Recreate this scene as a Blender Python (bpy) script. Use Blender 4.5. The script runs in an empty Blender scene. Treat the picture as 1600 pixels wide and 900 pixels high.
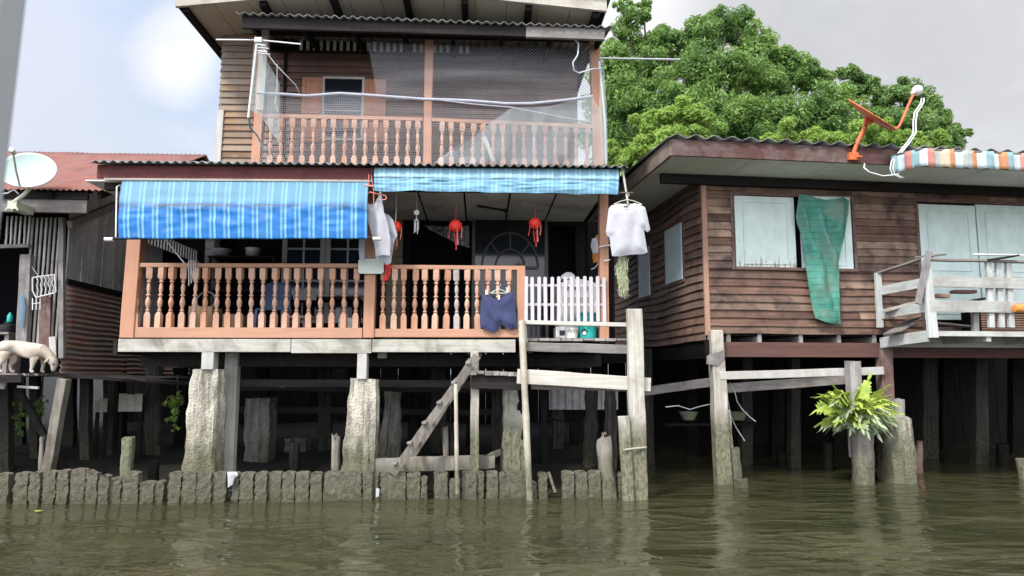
import bpy, bmesh, math, random
import numpy as np
from mathutils import Vector, Matrix, noise
R = math.radians
rnd = random.Random(11)
scene = bpy.context.scene
col = scene.collection
V = Vector

# ------------------------------------------------------------------ camera model and local frames
CAMH, PITCH, FPX = 1.55, R(6.7), 1150.0
def ray(px, py):
    f = V((0, math.cos(PITCH), math.sin(PITCH))); u = V((0, -math.sin(PITCH), math.cos(PITCH)))
    return f*FPX + V((1, 0, 0))*(px-800) + u*(450-py)

class Frame:
    """a house's own axes: x along its front, y into it, z up (metres)"""
    def __init__(s, x, y, deg):
        s.a = R(deg); s.m = Matrix.Translation((x, y, 0)) @ Matrix.Rotation(s.a, 4, 'Z'); s.i = s.m.inverted()
    def p(s, px, py, v):
        c = s.i @ V((0, 0, CAMH)); d = s.i.to_3x3() @ ray(px, py)
        return c + d*((v-c.y)/d.y)
    def pz(s, px, py, z):
        c = s.i @ V((0, 0, CAMH)); d = s.i.to_3x3() @ ray(px, py)
        return c + d*((z-c.z)/d.z)
    def pu(s, px, py, u):
        c = s.i @ V((0, 0, CAMH)); d = s.i.to_3x3() @ ray(px, py)
        return c + d*((u-c.x)/d.x)
    def x(s, px, v, py=450): return s.p(px, py, v).x
    def z(s, py, v, px=800): return s.p(px, py, v).z
W = Frame(0, 0, 0)
A = Frame(0, 9.7, 2.5)          # the balcony house
B = Frame(2.87, 10.8, 8.0)      # the brown house on the right
C = Frame(-6.44, 10.5, 3.0)     # the grey shack on the left

# ------------------------------------------------------------------ mesh builder
class MB:
    def __init__(s): s.v = []; s.f = []; s.uv = []
    def add(s, vs, fs, uvs=None):
        n = len(s.v); s.v += [V(q) for q in vs]
        for i, f in enumerate(fs):
            s.f.append([n+k for k in f]); s.uv.append(uvs[i] if uvs else None)
        return s
    def box(s, x0, x1, y0, y1, z0, z1):
        if x0 > x1: x0, x1 = x1, x0
        if y0 > y1: y0, y1 = y1, y0
        if z0 > z1: z0, z1 = z1, z0
        return s.hexa([(x0,y0,z0),(x1,y0,z0),(x1,y1,z0),(x0,y1,z0),(x0,y0,z1),(x1,y0,z1),(x1,y1,z1),(x0,y1,z1)])
    def hexa(s, p):
        return s.add(p, [(0,3,2,1),(4,5,6,7),(0,1,5,4),(1,2,6,5),(2,3,7,6),(3,0,4,7)])
    def bar(s, p, q, w, h, side=None, seg=1, wob=0, w1=None, h1=None):
        """a sawn timber from p to q: w across (horizontal), h the other way"""
        p, q = V(p), V(q); d = (q-p).normalized()
        sd = V(side) if side else (V((0,0,1)).cross(d) if abs(d.z) < .9 else V((1,0,0)))
        sd = (sd - d*sd.dot(d)).normalized(); up = d.cross(sd)
        rings = []
        for i in range(seg+1):
            t = i/seg; c = p.lerp(q, t); ww = w+(w1-w)*t if w1 else w; hh = h+(h1-h)*t if h1 else h
            if wob and 0 < i < seg: c = c + sd*rnd.uniform(-wob, wob) + up*rnd.uniform(-wob, wob)
            rings.append([c+sd*a*ww/2+up*b*hh/2 for a, b in ((-1,-1),(1,-1),(1,1),(-1,1))])
        return s.loft(rings)
    def loft(s, rings, cap=True, close=True):
        n = len(rings[0]); vs = [q for r in rings for q in r]; fs = []
        for i in range(len(rings)-1):
            for k in range(n if close else n-1):
                a = i*n+k; b = i*n+(k+1) % n
                fs.append((a, b, b+n, a+n))
        if cap:
            fs.append(tuple(range(n-1, -1, -1))); m = (len(rings)-1)*n; fs.append(tuple(range(m, m+n)))
        return s.add(vs, fs)
    def tube(s, pts, r, seg=8, r1=None):
        pts = [V(p) for p in pts]; rings = []; n = len(pts); ref = None
        for i, p in enumerate(pts):
            d = (pts[min(i+1, n-1)]-pts[max(i-1, 0)])
            d = d.normalized() if d.length > 1e-9 else V((0,0,1))
            if ref is None: ref = V((0,0,1)) if abs(d.z) < .8 else V((1,0,0))
            a = d.cross(ref).normalized(); b = d.cross(a).normalized(); ref = a.cross(d)
            rr = r if r1 is None else r+(r1-r)*i/max(1, n-1)
            rings.append([p+(a*math.cos(2*math.pi*k/seg)+b*math.sin(2*math.pi*k/seg))*rr for k in range(seg)])
        return s.loft(rings)
    def lathe(s, prof, c=(0,0,0), seg=16, axis=None):
        """prof: (radius, height, squareness)"""
        c = V(c); rings = []
        ax = V(axis).normalized() if axis else V((0,0,1))
        a = ax.orthogonal().normalized() if axis else V((1,0,0)); b = ax.cross(a)
        for pr in prof:
            r, h = pr[0], pr[1]; sq = pr[2] if len(pr) > 2 else 0
            ring = []
            for k in range(seg):
                t = 2*math.pi*(k+.5)/seg if not sq else 2*math.pi*k/seg+math.pi/4
                x, y = math.cos(t), math.sin(t)
                if sq: m = max(abs(x), abs(y)); x /= m; y /= m
                ring.append(c+a*x*r+b*y*r+ax*h)
            rings.append(ring)
        return s.loft(rings)
    def grid(s, fn, nu, nv):
        vs = [fn(i/nu, j/nv) for j in range(nv+1) for i in range(nu+1)]; fs = []; uv = []
        for j in range(nv):
            for i in range(nu):
                a = j*(nu+1)+i; fs.append((a, a+1, a+nu+2, a+nu+1))
                uv.append(((i/nu, j/nv), ((i+1)/nu, j/nv), ((i+1)/nu, (j+1)/nv), (i/nu, (j+1)/nv)))
        return s.add(vs, fs, uv)
    def rough(s, p0, p1, r0, r1, n=10, seg=14, amp=.02, sq=0.0, seed=0, fr=6.0, top=0.0, flute=0.0):
        """weathered pile or log between two points, r = half width"""
        p0, p1 = V(p0), V(p1); d = (p1-p0).normalized()
        a = V((1,0,0)); a = (a-d*a.dot(d)).normalized(); b = d.cross(a)
        if b.length < .1: b = V((0,1,0))
        rings = []
        for i in range(n+1):
            t = i/n; c = p0.lerp(p1, t); r = r0+(r1-r0)*t if not callable(r0) else r0(t)
            ring = []
            for k in range(seg):
                th = 2*math.pi*(k+.5)/seg; x, y = math.cos(th), math.sin(th)
                if sq:
                    m = max(abs(x), abs(y)); x, y = x*(1-sq)+x/m*sq, y*(1-sq)+y/m*sq
                q = c+(a*x+b*y)*r
                nz = noise.noise(V((q.x*fr+seed*7.3, q.y*fr, q.z*fr*.45)))+.5*noise.noise(V((q.x*fr*2.7, q.y*fr*2.7+seed, q.z*fr*1.7)))
                if flute: nz += flute*noise.noise(V((x*4.5+seed, y*4.5, q.z*.5)))
                q = q+(a*x+b*y)*nz*amp
                if top and i == n: q = q + d*noise.noise(V((x*2+seed, y*2, seed*1.3)))*top
                ring.append(q)
            rings.append(ring)
        return s.loft(rings)

ORG = {}
def org_of(o):
    while o is not None:
        if o.name in ORG: return ORG[o.name]
        o = o.parent
    return None
def tag(o, label=None, cat=None, group=None, kind=None):
    if label: o['label'] = label
    if cat: o['category'] = cat
    if group: o['group'] = group
    if kind: o['kind'] = kind
    return o
def thing(name, label, cat, F, org, group=None):
    o = bpy.data.objects.new(name, None); col.objects.link(o)
    org = V(org); o.location = F.m @ org; o.rotation_euler = (0, 0, F.a); o.empty_display_size = .2
    ORG[o.name] = org
    return tag(o, label, cat, group)
def build(mb, name, mat, parent=None, F=None, org=None, bevel=0, smooth=0, solid=0, sub=0, label=None, cat=None, group=None, kind=None, off=0):
    me = bpy.data.meshes.new(name)
    og = org_of(parent) if parent is not None else V(org if org is not None else (0,0,0))
    me.from_pydata([tuple(v-og) for v in mb.v], [], mb.f)
    if any(u is not None for u in mb.uv):
        ul = me.uv_layers.new(name='UVMap'); k = 0
        for i, f in enumerate(mb.f):
            for j in range(len(f)):
                ul.data[k].uv = mb.uv[i][j] if mb.uv[i] else (0, 0); k += 1
    bm = bmesh.new(); bm.from_mesh(me); bmesh.ops.recalc_face_normals(bm, faces=bm.faces); bm.to_mesh(me); bm.free()
    if isinstance(mat, (list, tuple)):
        for m in mat: me.materials.append(m)
    else: me.materials.append(mat)
    o = bpy.data.objects.new(name, me); col.objects.link(o)
    if parent is not None: o.parent = parent
    elif F is not None:
        o.location = F.m @ og; o.rotation_euler = (0, 0, F.a); ORG[o.name] = og
    if smooth:
        me.polygons.foreach_set('use_smooth', [True]*len(me.polygons))
        me.set_sharp_from_angle(angle=R(smooth))
    if bevel:
        b = o.modifiers.new('bevel', 'BEVEL'); b.width = bevel; b.segments = 2; b.limit_method = 'ANGLE'; b.angle_limit = R(40)
    if solid:
        b = o.modifiers.new('solid', 'SOLIDIFY'); b.thickness = solid; b.offset = off
    if sub:
        b = o.modifiers.new('sub', 'SUBSURF'); b.levels = sub; b.render_levels = sub
    return tag(o, label, cat, group, kind)
def copy_child(o, parent, dv):
    c = o.copy(); col.objects.link(c); c.parent = parent; c.location = V(o.location)+V(dv); return c
def copy_thing(root, F, org, label, rotz=0):
    c = root.copy(); col.objects.link(c); c.location = F.m @ V(org); c.rotation_euler = (0, 0, F.a+rotz); c['label'] = label
    for ch in list(root.children):
        d = ch.copy(); col.objects.link(d); d.parent = c
        for g in list(ch.children):
            e = g.copy(); col.objects.link(e); e.parent = d
    return c
def catenary(p, q, sag, n=16):
    p, q = V(p), V(q); return [p.lerp(q, i/n)-V((0,0,sag*4*(i/n)*(1-i/n))) for i in range(n+1)]

def inside(pt, poly):
    x, y = pt; c = False; n = len(poly)
    for i in range(n):
        x0, y0 = poly[i]; x1, y1 = poly[(i+1) % n]
        if (y0 > y) != (y1 > y) and x < (x1-x0)*(y-y0)/(y1-y0)+x0: c = not c
    return c
def edge_dist(pt, poly):
    best = 9e9; p = V(pt)
    for i in range(len(poly)):
        a, b = V(poly[i]), V(poly[(i+1) % len(poly)]); ab = b-a
        t = max(0, min(1, (p-a).dot(ab)/max(1e-12, ab.dot(ab)))); best = min(best, (p-a-ab*t).length)
    return best
def cloth(F, pts, v, bulge=.035, fold=.012, freq=30, cuts=4, layers=2, lean=0.0, seed=0, diag=0.0):
    """a hanging garment: outline (pixels) at depth v -> two billowed layers with folds, welded at the outline"""
    P = [F.p(x, y, v) for x, y in pts]; poly = [(p.x, p.z) for p in P]
    ztop = max(p.z for p in P)
    mb = MB()
    for side in ((-1, 1) if layers == 2 else (-1,)):
        bm = bmesh.new(); vs = [bm.verts.new((x, 0, z)) for x, z in poly]; bm.faces.new(vs)
        bmesh.ops.triangulate(bm, faces=bm.faces)
        for k in range(cuts):
            es = [e for e in bm.edges if e.calc_length() > .022]
            if not es: break
            bmesh.ops.subdivide_edges(bm, edges=es, cuts=1)
            bmesh.ops.triangulate(bm, faces=bm.faces)
        bmesh.ops.beautify_fill(bm, faces=bm.faces, edges=bm.edges)
        for q in bm.verts:
            x, z = q.co.x, q.co.z; d = edge_dist((x, z), poly)
            g = min(1, d/.12); g = math.sin(g*math.pi/2)
            w = math.sin((x+diag*(z-ztop))*freq+3*noise.noise(V((x*3+seed, z*1.2, seed))))*(.35+.65*min(1, (ztop-z)/.3))
            w += 1.1*noise.noise(V((x*6+seed, side*3.1, z*3)))+.25*noise.noise(V((x*14, seed, z*8)))
            q.co.y = v+lean*(ztop-z)+side*bulge*g+fold*w*(g*.8+.2)
        bm.verts.index_update()
        mb.add([q.co.copy() for q in bm.verts], [[q.index for q in f.verts] for f in bm.faces])
        bm.free()
    return mb

# ------------------------------------------------------------------ materials
class N:
    def __init__(s, name):
        s.m = bpy.data.materials.new(name); s.m.use_nodes = True; s.t = s.m.node_tree; s.t.nodes.clear()
        s.out = s.n('ShaderNodeOutputMaterial')
    def n(s, typ, **kw):
        o = s.t.nodes.new(typ)
        for k, v in kw.items():
            if k.startswith('i_'):
                key = k[2:]; key = int(key) if key.isdigit() else key.replace('_', ' ')
                o.inputs[key].default_value = v
            else: setattr(o, k, v)
        return o
    def l(s, a, b): s.t.links.new(a, b)
    def coord(s, scale=(1,1,1), kind='Object', loc=(0,0,0)):
        tc = s.n('ShaderNodeTexCoord'); mp = s.n('ShaderNodeMapping'); mp.inputs['Scale'].default_value = scale; mp.inputs['Location'].default_value = loc
        s.l(tc.outputs[kind], mp.inputs['Vector']); return mp.outputs[0]
    def noise(s, vec, scale=1, detail=5, rough=.6, dist=0):
        o = s.n('ShaderNodeTexNoise'); o.inputs['Scale'].default_value = scale; o.inputs['Detail'].default_value = detail
        o.inputs['Roughness'].default_value = rough; o.inputs['Distortion'].default_value = dist
        if vec is not None: s.l(vec, o.inputs['Vector'])
        return o.outputs['Fac']
    def ramp(s, fac, stops, interp='LINEAR'):
        o = s.n('ShaderNodeValToRGB'); e = o.color_ramp.elements; o.color_ramp.interpolation = interp
        while len(e) < len(stops): e.new(.5)
        for k, (p, c) in enumerate(stops):
            e[k].position = p; e[k].color = (c, c, c, 1) if not hasattr(c, '__len__') else (*c, 1)
        s.l(fac, o.inputs[0]); return o.outputs[0]
    def mix(s, fac, a, b, mode='MIX'):
        o = s.n('ShaderNodeMix', data_type='RGBA', blend_type=mode)
        for sock, val in ((o.inputs[0], fac), (o.inputs[6], a), (o.inputs[7], b)):
            if hasattr(val, 'is_linked') or hasattr(val, 'links'): s.l(val, sock)
            elif hasattr(val, '__len__'): sock.default_value = (*val[:3], 1)
            else: sock.default_value = val
        return o.outputs[2]
    def math(s, op, a, b=0, c=0):
        o = s.n('ShaderNodeMath', operation=op)
        for k, val in enumerate((a, b, c)):
            if hasattr(val, 'links'): s.l(val, o.inputs[k])
            else: o.inputs[k].default_value = val
        return o.outputs[0]
    def bump(s, h, strength=.4, dist=.01):
        o = s.n('ShaderNodeBump'); o.inputs['Strength'].default_value = strength; o.inputs['Distance'].default_value = dist
        s.l(h, o.inputs['Height']); return o.outputs[0]
    def rand(s, lo, hi):
        g = s.n('ShaderNodeNewGeometry'); mr = s.n('ShaderNodeMapRange'); mr.inputs['To Min'].default_value = lo; mr.inputs['To Max'].default_value = hi
        s.l(g.outputs['Random Per Island'], mr.inputs[0]); return mr.outputs[0]
    def posz(s):
        g = s.n('ShaderNodeNewGeometry'); x = s.n('ShaderNodeSeparateXYZ'); s.l(g.outputs['Position'], x.inputs[0]); return x.outputs[2]
    def bsdf(s, color, rough=.7, normal=None, metal=0, spec=.35, **kw):
        b = s.n('ShaderNodeBsdfPrincipled'); b.inputs['Metallic'].default_value = metal; b.inputs['Specular IOR Level'].default_value = spec
        for sock, val in ((b.inputs['Base Color'], color), (b.inputs['Roughness'], rough)):
            if hasattr(val, 'links'): s.l(val, sock)
            else: sock.default_value = (*val[:3], 1) if hasattr(val, '__len__') else val
        if normal is not None: s.l(normal, b.inputs['Normal'])
        for k, val in kw.items(): b.inputs[k.replace('_', ' ')].default_value = val
        s.b = b; s.l(b.outputs[0], s.out.inputs[0]); return s.m

def timber(name, c1, c2, axis='z', var=.25, stain=None, stain_amt=.5, rough=.8, bump=.5, sc=1.0, hue=None, wet=None, chip=None, spec=.25):
    """sawn weathered wood: grain stretched along an axis, each board its own tone, patches of stain, tide mark"""
    m = N(name); k = {'x': (1.3,22,22), 'y': (22,1.3,22), 'z': (22,22,1.3)}[axis]
    k = tuple(q*sc for q in k)
    isl = m.n('ShaderNodeNewGeometry').outputs['Random Per Island']
    tc = m.n('ShaderNodeTexCoord'); ad = m.n('ShaderNodeVectorMath', operation='ADD'); cb = m.n('ShaderNodeCombineXYZ')
    s7 = m.math('MULTIPLY', isl, 37.0)
    for i in range(3): m.l(s7, cb.inputs[i])
    m.l(tc.outputs['Object'], ad.inputs[0]); m.l(cb.outputs[0], ad.inputs[1])
    mp = m.n('ShaderNodeMapping'); mp.inputs['Scale'].default_value = k; m.l(ad.outputs[0], mp.inputs[0])
    g = m.noise(mp.outputs[0], 1, 7, .65, .3)
    c = m.ramp(g, [(.28, c1), (.5, tuple((a+b)/2 for a, b in zip(c1, c2))), (.72, c2)])
    if hue:
        c = m.mix(m.ramp(isl, [(.35, 0), (.7, .8)]), c, m.mix(.5, c, hue))
    c = m.mix(1, c, m.ramp(m.math('FRACT', m.math('MULTIPLY', isl, 7.13)), [(0, 1-var), (1, 1.0)]), 'MULTIPLY')
    big = m.noise(m.coord((1.6,1.6,1.6)), 1.5, 6, .7, .5)
    if stain: c = m.mix(m.math('MULTIPLY', m.ramp(big, [(.45, 0), (.66, 1)]), stain_amt), c, stain)
    if chip:   # bare wood where the paint is gone
        ch = m.noise(m.coord(tuple(q*.35 for q in k)), 1.0, 8, .75)
        c = m.mix(m.ramp(ch, [(chip[1], 0), (chip[1]+.05, 1)]), c, chip[0])
    if wet:
        z = m.math('ADD', m.posz(), m.math('MULTIPLY', m.noise(m.coord((6,6,1)), 1, 5), .5))
        sp_ = m.ramp(m.noise(m.coord((30,30,16)), 1, 6, .75), [(.36, 0), (.62, 1)])
        c = m.mix(m.ramp(m.math('MULTIPLY', z, .5), [(wet[1]*.5, 1), (wet[1]*.5+.16, 0)]), c, m.mix(sp_, tuple(q*.35 for q in wet[0]), tuple(q*1.15 for q in wet[0])))
    h = m.math('ADD', g, m.math('MULTIPLY', big, .4))
    return m.bsdf(c, rough, m.bump(h, bump, .012), spec=spec)

def plain(name, c, rough=.6, var=.12, sc=6, dirt=None, dirt_amt=.4, metal=0, spec=.35, bump=.1, streak=False):
    m = N(name); n1 = m.noise(m.coord((sc, sc, sc*(.2 if streak else 1))), 1, 6, .65)
    col_ = m.mix(1, c, m.ramp(n1, [(.3, 1-var*2), (.7, 1.0)]), 'MULTIPLY')
    if dirt:
        n2 = m.noise(m.coord((sc*.5, sc*.5, sc*(.1 if streak else .5)), loc=(3,1,2)), 1, 8, .75, .3)
        col_ = m.mix(m.math('MULTIPLY', m.ramp(n2, [(.45, 0), (.68, 1)]), dirt_amt), col_, dirt)
    return m.bsdf(col_, rough, m.bump(n1, bump, .01), metal, spec)

def concrete(name, c, algae, zt, rough=.9, bump=.9, sc=1.0, streak=.65):
    m = N(name); n1 = m.noise(m.coord((9*sc,9*sc,5*sc)), 1, 9, .72, .4); n2 = m.noise(m.coord((12*sc,12*sc,1.1*sc)), 1, 6, .6)
    vo = m.n('ShaderNodeTexVoronoi'); vo.inputs['Scale'].default_value = 34*sc; m.l(m.coord(), vo.inputs['Vector'])
    c0 = m.mix(1, c, m.ramp(n1, [(.25, .45), (.75, 1.15)]), 'MULTIPLY')
    c0 = m.mix(m.ramp(n2, [(.48, 0), (.66, streak)]), c0, tuple(q*.26 for q in c))
    pit = m.noise(m.coord((26*sc,26*sc,20*sc)), 1, 4, .7); c0 = m.mix(m.ramp(pit, [(.30, .8), (.42, 0)]), c0, tuple(q*.2 for q in c))
    z = m.math('ADD', m.posz(), m.math('MULTIPLY', n1, .7))
    c0 = m.mix(m.ramp(m.math('MULTIPLY', z, .4), [(zt*.4, 1), (zt*.4+.25, 0)]), c0, m.mix(n1, tuple(q*.35 for q in algae), tuple(q*1.3 for q in algae)))
    h = m.math('ADD', m.math('ADD', n1, m.math('MULTIPLY', vo.outputs['Distance'], .35)), m.math('MULTIPLY', pit, .6))
    return m.bsdf(c0, rough, m.bump(h, bump, .03), spec=.2)
M = {}
M['salmon'] = timber('salmon_painted_wood', (.43,.215,.13), (.54,.285,.18), 'z', .15, (.30,.17,.11), .6, .6, .2, 1, chip=((.36,.25,.18), .68))
M['salmon_x'] = timber('salmon_painted_rail', (.43,.225,.14), (.55,.30,.195), 'x', .15, (.33,.2,.135), .6, .6, .2, 1, chip=((.36,.25,.18), .68))
def baluster_paint():
    m = N('baluster_paint'); r = m.n('ShaderNodeObjectInfo').outputs['Random']; n1 = m.noise(m.coord((9,9,5)), 1, 7, .7); ad = m.math('ADD', n1, m.math('MULTIPLY', r, .0))
    c = m.ramp(r, [(0, (.50,.25,.15)), (.5, (.54,.31,.205)), (1, (.57,.37,.27))])
    c = m.mix(1, c, m.ramp(n1, [(.3, .72), (.65, 1.03)]), 'MULTIPLY')
    vec = m.n('ShaderNodeVectorMath', operation='ADD'); tc = m.n('ShaderNodeTexCoord'); cb = m.n('ShaderNodeCombineXYZ'); m.l(m.math('MULTIPLY', r, 50.0), cb.inputs[0]); m.l(tc.outputs['Object'], vec.inputs[0]); m.l(cb.outputs[0], vec.inputs[1])
    n2 = m.noise(vec.outputs[0], 16, 7, .75); c = m.mix(m.ramp(n2, [(.56, 0), (.64, .8)]), c, (.36,.28,.22))
    grime = m.noise(vec.outputs[0], 7, 5, .7); c = m.mix(m.ramp(grime, [(.55, 0), (.75, .6)]), c, (.22,.13,.085))  # random dark grime blotches on the paint
    return m.bsdf(c, .6, m.bump(n2, .2, .004), spec=.3)
M['baluster'] = baluster_paint()
M['baluster_grey'] = plain('bare_baluster', (.42,.37,.34), .7, .15, 9, (.25,.2,.17), .5)
M['fascia_white'] = timber('dirty_whitewashed_board', (.38,.36,.31), (.54,.52,.46), 'x', .15, (.13,.115,.09), .8, .8, .5)
M['white_post'] = timber('whitewashed_post', (.40,.39,.365), (.56,.55,.52), 'z', .15, (.28,.25,.2), .5, .8, .5)
M['pillar'] = concrete('old_concrete', (.56,.52,.43), (.16,.155,.10), .8, bump=1.0, streak=.85)
M['pillar_dark'] = concrete('shade_toned_concrete', (.21,.195,.17), (.085,.085,.062), .5)  # old concrete with the shade under the floor put into its colour
M['bank_pile'] = concrete('mossy_concrete', (.185,.172,.13), (.10,.10,.06), .2, bump=1.0, sc=1.8, streak=.5)
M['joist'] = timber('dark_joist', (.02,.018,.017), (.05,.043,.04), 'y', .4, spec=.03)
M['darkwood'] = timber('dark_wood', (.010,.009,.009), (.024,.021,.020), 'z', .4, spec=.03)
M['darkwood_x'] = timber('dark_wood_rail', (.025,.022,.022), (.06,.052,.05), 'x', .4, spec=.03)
M['maroon'] = timber('maroon_fascia', (.12,.035,.035), (.17,.055,.05), 'x', .2, (.05,.02,.02), .6)
M['cream'] = timber('cream_trim', (.36,.34,.29), (.48,.45,.39), 'x', .2, (.2,.17,.14), .7)
M['ceiling'] = plain('ceiling_board', (.78,.79,.80), .85, .1, 2.0, (.22,.19,.16), .7)
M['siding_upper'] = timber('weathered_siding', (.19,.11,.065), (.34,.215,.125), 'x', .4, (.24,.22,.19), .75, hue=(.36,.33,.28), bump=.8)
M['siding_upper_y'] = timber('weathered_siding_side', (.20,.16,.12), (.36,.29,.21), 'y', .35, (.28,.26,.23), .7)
M['siding_dark'] = timber('shaded_siding', (.13,.08,.065), (.24,.15,.12), 'x', .35, (.08,.055,.05), .6)  # same wall boards, canopy shade put into a darker colour
M['siding_right'] = timber('brown_siding', (.115,.062,.047), (.31,.185,.13), 'x', .6, (.04,.028,.027), .85, hue=(.55,.40,.29), bump=1.0)
M['siding_right_y'] = timber('brown_siding_side', (.17,.095,.07), (.34,.21,.145), 'y', .45, (.06,.04,.035), .7, hue=(.34,.28,.23))
M['corner'] = timber('corner_board', (.34,.19,.13), (.50,.31,.22), 'z', .2, (.2,.13,.1), .6)
M['shutter_brown'] = timber('pinkish_shutter', (.42,.2,.13), (.53,.27,.18), 'z', .15, (.3,.14,.1), .5)
M['soffit'] = plain('soffit_sheet', (.80,.82,.79), .8, .08, 1.6, (.45,.45,.42), .5)
M['soffit_beige'] = plain('gable_soffit_board', (.44,.40,.33), .85, .12, 1.6, (.32,.26,.18), .7)
M['roof_fascia'] = timber('dark_red_fascia', (.075,.032,.03), (.14,.07,.06), 'x', .3, (.22,.19,.17), .4)
M['barge'] = timber('barge_board', (.24,.19,.15), (.38,.32,.27), 'y', .3, (.08,.06,.05), .8)
M['grey_light'] = timber('side_grey_wood', (.42,.41,.41), (.66,.64,.63), 'z', .35, (.16,.14,.14), .5)  # lighter copy of the grey wood, standing in for light this wall lacks
M['grey'] = timber('grey_wood', (.24,.225,.215), (.44,.41,.39), 'z', .4, (.08,.07,.065), .6)
M['grey_x'] = timber('grey_wood_rail', (.22,.2,.185), (.40,.37,.34), 'x', .4, (.1,.085,.075), .6)
M['grey_y'] = timber('grey_wood_deep', (.22,.2,.185), (.40,.37,.34), 'y', .4, (.1,.085,.075), .6)
M['pale_x'] = timber('pale_plank', (.43,.41,.36), (.60,.575,.51), 'x', .12, (.35,.31,.25), .5)
M['balcony_x'] = timber('flaking_whitewash_rail', (.34,.35,.325), (.56,.57,.53), 'x', .25, (.2,.18,.15), .75, chip=((.2,.16,.13), .59))
M['balcony_y'] = timber('flaking_whitewash_deep', (.38,.40,.38), (.60,.62,.585), 'y', .2, (.24,.22,.19), .6, chip=((.2,.16,.13), .61))
M['balcony_z'] = timber('flaking_whitewash_post', (.40,.42,.40), (.62,.64,.61), 'z', .2, (.24,.22,.19), .65, chip=((.2,.16,.13), .61))
M['pole'] = timber('wet_pole', (.40,.36,.29), (.58,.53,.43), 'z', .2, (.25,.22,.17), .7, wet=((.2,.19,.13), .6))
M['pile_wood'] = timber('wet_timber_pile', (.32,.30,.25), (.66,.63,.54), 'z', .2, (.17,.15,.12), .7, bump=1.0, wet=((.175,.17,.11), 1.0))
M['stump'] = timber('rotting_stump', (.17,.15,.125), (.36,.33,.28), 'z', .35, (.08,.07,.055), .7, bump=1.0, wet=((.13,.125,.08), .45))
M['pile_dark'] = timber('dark_pile', (.010,.0095,.0095), (.036,.033,.031), 'z', .4, wet=((.014,.014,.011), .5), spec=.03)  # pile wood with the deep under-floor shade put into its colour
M['pile_mid'] = timber('shaded_pile', (.03,.028,.026), (.10,.092,.084), 'z', .4, (.02,.019,.018), .5, wet=((.05,.05,.035), .7), spec=.05)  # same wood with less shade put in, for the nearer piles
M['red_post'] = timber('dark_red_post', (.10,.052,.045), (.18,.10,.085), 'z', .2, (.3,.26,.23), .4)
M['beam_red'] = timber('reddish_floor_beam', (.085,.042,.035), (.17,.085,.068), 'x', .2, (.08,.05,.045), .7)
M['picket'] = plain('white_picket_paint', (.48,.455,.47), .5, .06, 8, (.5,.45,.42), .35)
M['white_plastic'] = plain('white_plastic', (.60,.60,.57), .4, .06, 5, (.5,.47,.42), .3)
M['white_metal'] = plain('white_enamel', (.60,.61,.61), .4, .05, 5, (.45,.42,.38), .3)
M['teal'] = plain('teal_plastic', (.02,.36,.31), .35, .08, 4)
M['black'] = plain('black_plastic', (.012,.012,.014), .5, .1)
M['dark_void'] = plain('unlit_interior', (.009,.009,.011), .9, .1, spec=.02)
M['glass'] = N('dark_window_glass').bsdf((.012,.014,.018), .08, spec=.5)
M['window_frame'] = timber('greyed_window_paint', (.40,.39,.36), (.52,.51,.48), 'z', .1, (.3,.28,.25), .5)
M['lantern'] = plain('red_lantern_paper', (.72,.035,.025), .55, .1, 12)
M['red_string'] = plain('red_cord', (.6,.06,.05), .7, .1)
M['pink'] = plain('pink_plastic', (.75,.25,.2), .4, .1)
M['cord'] = plain('pale_cord', (.62,.6,.54), .8, .1)
M['cable'] = plain('white_cable', (.60,.61,.61), .45, .05)
M['steel'] = plain('galvanised_steel', (.5,.52,.54), .4, .1, 8, (.3,.25,.2), .3, metal=.6)
M['orange'] = plain('orange_rust_paint', (.62,.15,.045), .55, .2, 9, (.30,.07,.03), .55)
M['dish'] = plain('pale_green_dish', (.36,.46,.43), .5, .06, 3, (.4,.45,.4), .4)
M['dish_bracket'] = plain('dish_bracket_paint', (.50,.53,.40), .5, .1, 6, (.3,.28,.2), .5)
M['cardboard'] = plain('cardboard', (.36,.25,.15), .9, .1)
M['boat_grey'] = plain('boat_post_paint', (.40,.42,.44), .5, .04, 2)
M['dog'] = None
M['mud'] = concrete('mud', (.014,.013,.011), (.014,.0135,.011), .3, bump=.8, sc=.3)
M['branch'] = timber('bark', (.06,.05,.04), (.14,.12,.1), 'z', .2)
M['moss'] = plain('pale_moss', (.62,.66,.42), .9, .3, 20)
M['lampcord'] = plain('rope_grey', (.5,.48,.46), .8, .1)

def corrugated_mat(name, c, dirt, amt, rough=.6, metal=0, streak_axis=(1,6,6)):
    m = N(name); n1 = m.noise(m.coord(streak_axis), 1.2, 8, .72, .3); n2 = m.noise(m.coord((2,2,2)), 1.5, 6, .7)
    c0 = m.mix(1, c, m.ramp(n2, [(.3, .6), (.7, 1.1)]), 'MULTIPLY')
    c0 = m.mix(m.math('MULTIPLY', m.ramp(n1, [(.42, 0), (.62, 1)]), amt), c0, dirt)
    return m.bsdf(c0, rough, m.bump(n1, .2, .01), metal, .3)
M['fibre'] = corrugated_mat('fibre_cement_roof', (.26,.26,.25), (.06,.06,.055), .8, .9, 0, (5,1,5))
M['red_roof'] = corrugated_mat('red_tin_roof', (.25,.085,.062), (.20,.11,.09), .7, .6, 0, (5,1,1))
M['rust'] = corrugated_mat('rusty_iron', (.30,.26,.24), (.36,.165,.09), .8, .6, .05, (2,.8,5))
M['galv'] = corrugated_mat('galvanised_iron', (.36,.37,.38), (.2,.16,.13), .5, .5, .4)

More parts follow.
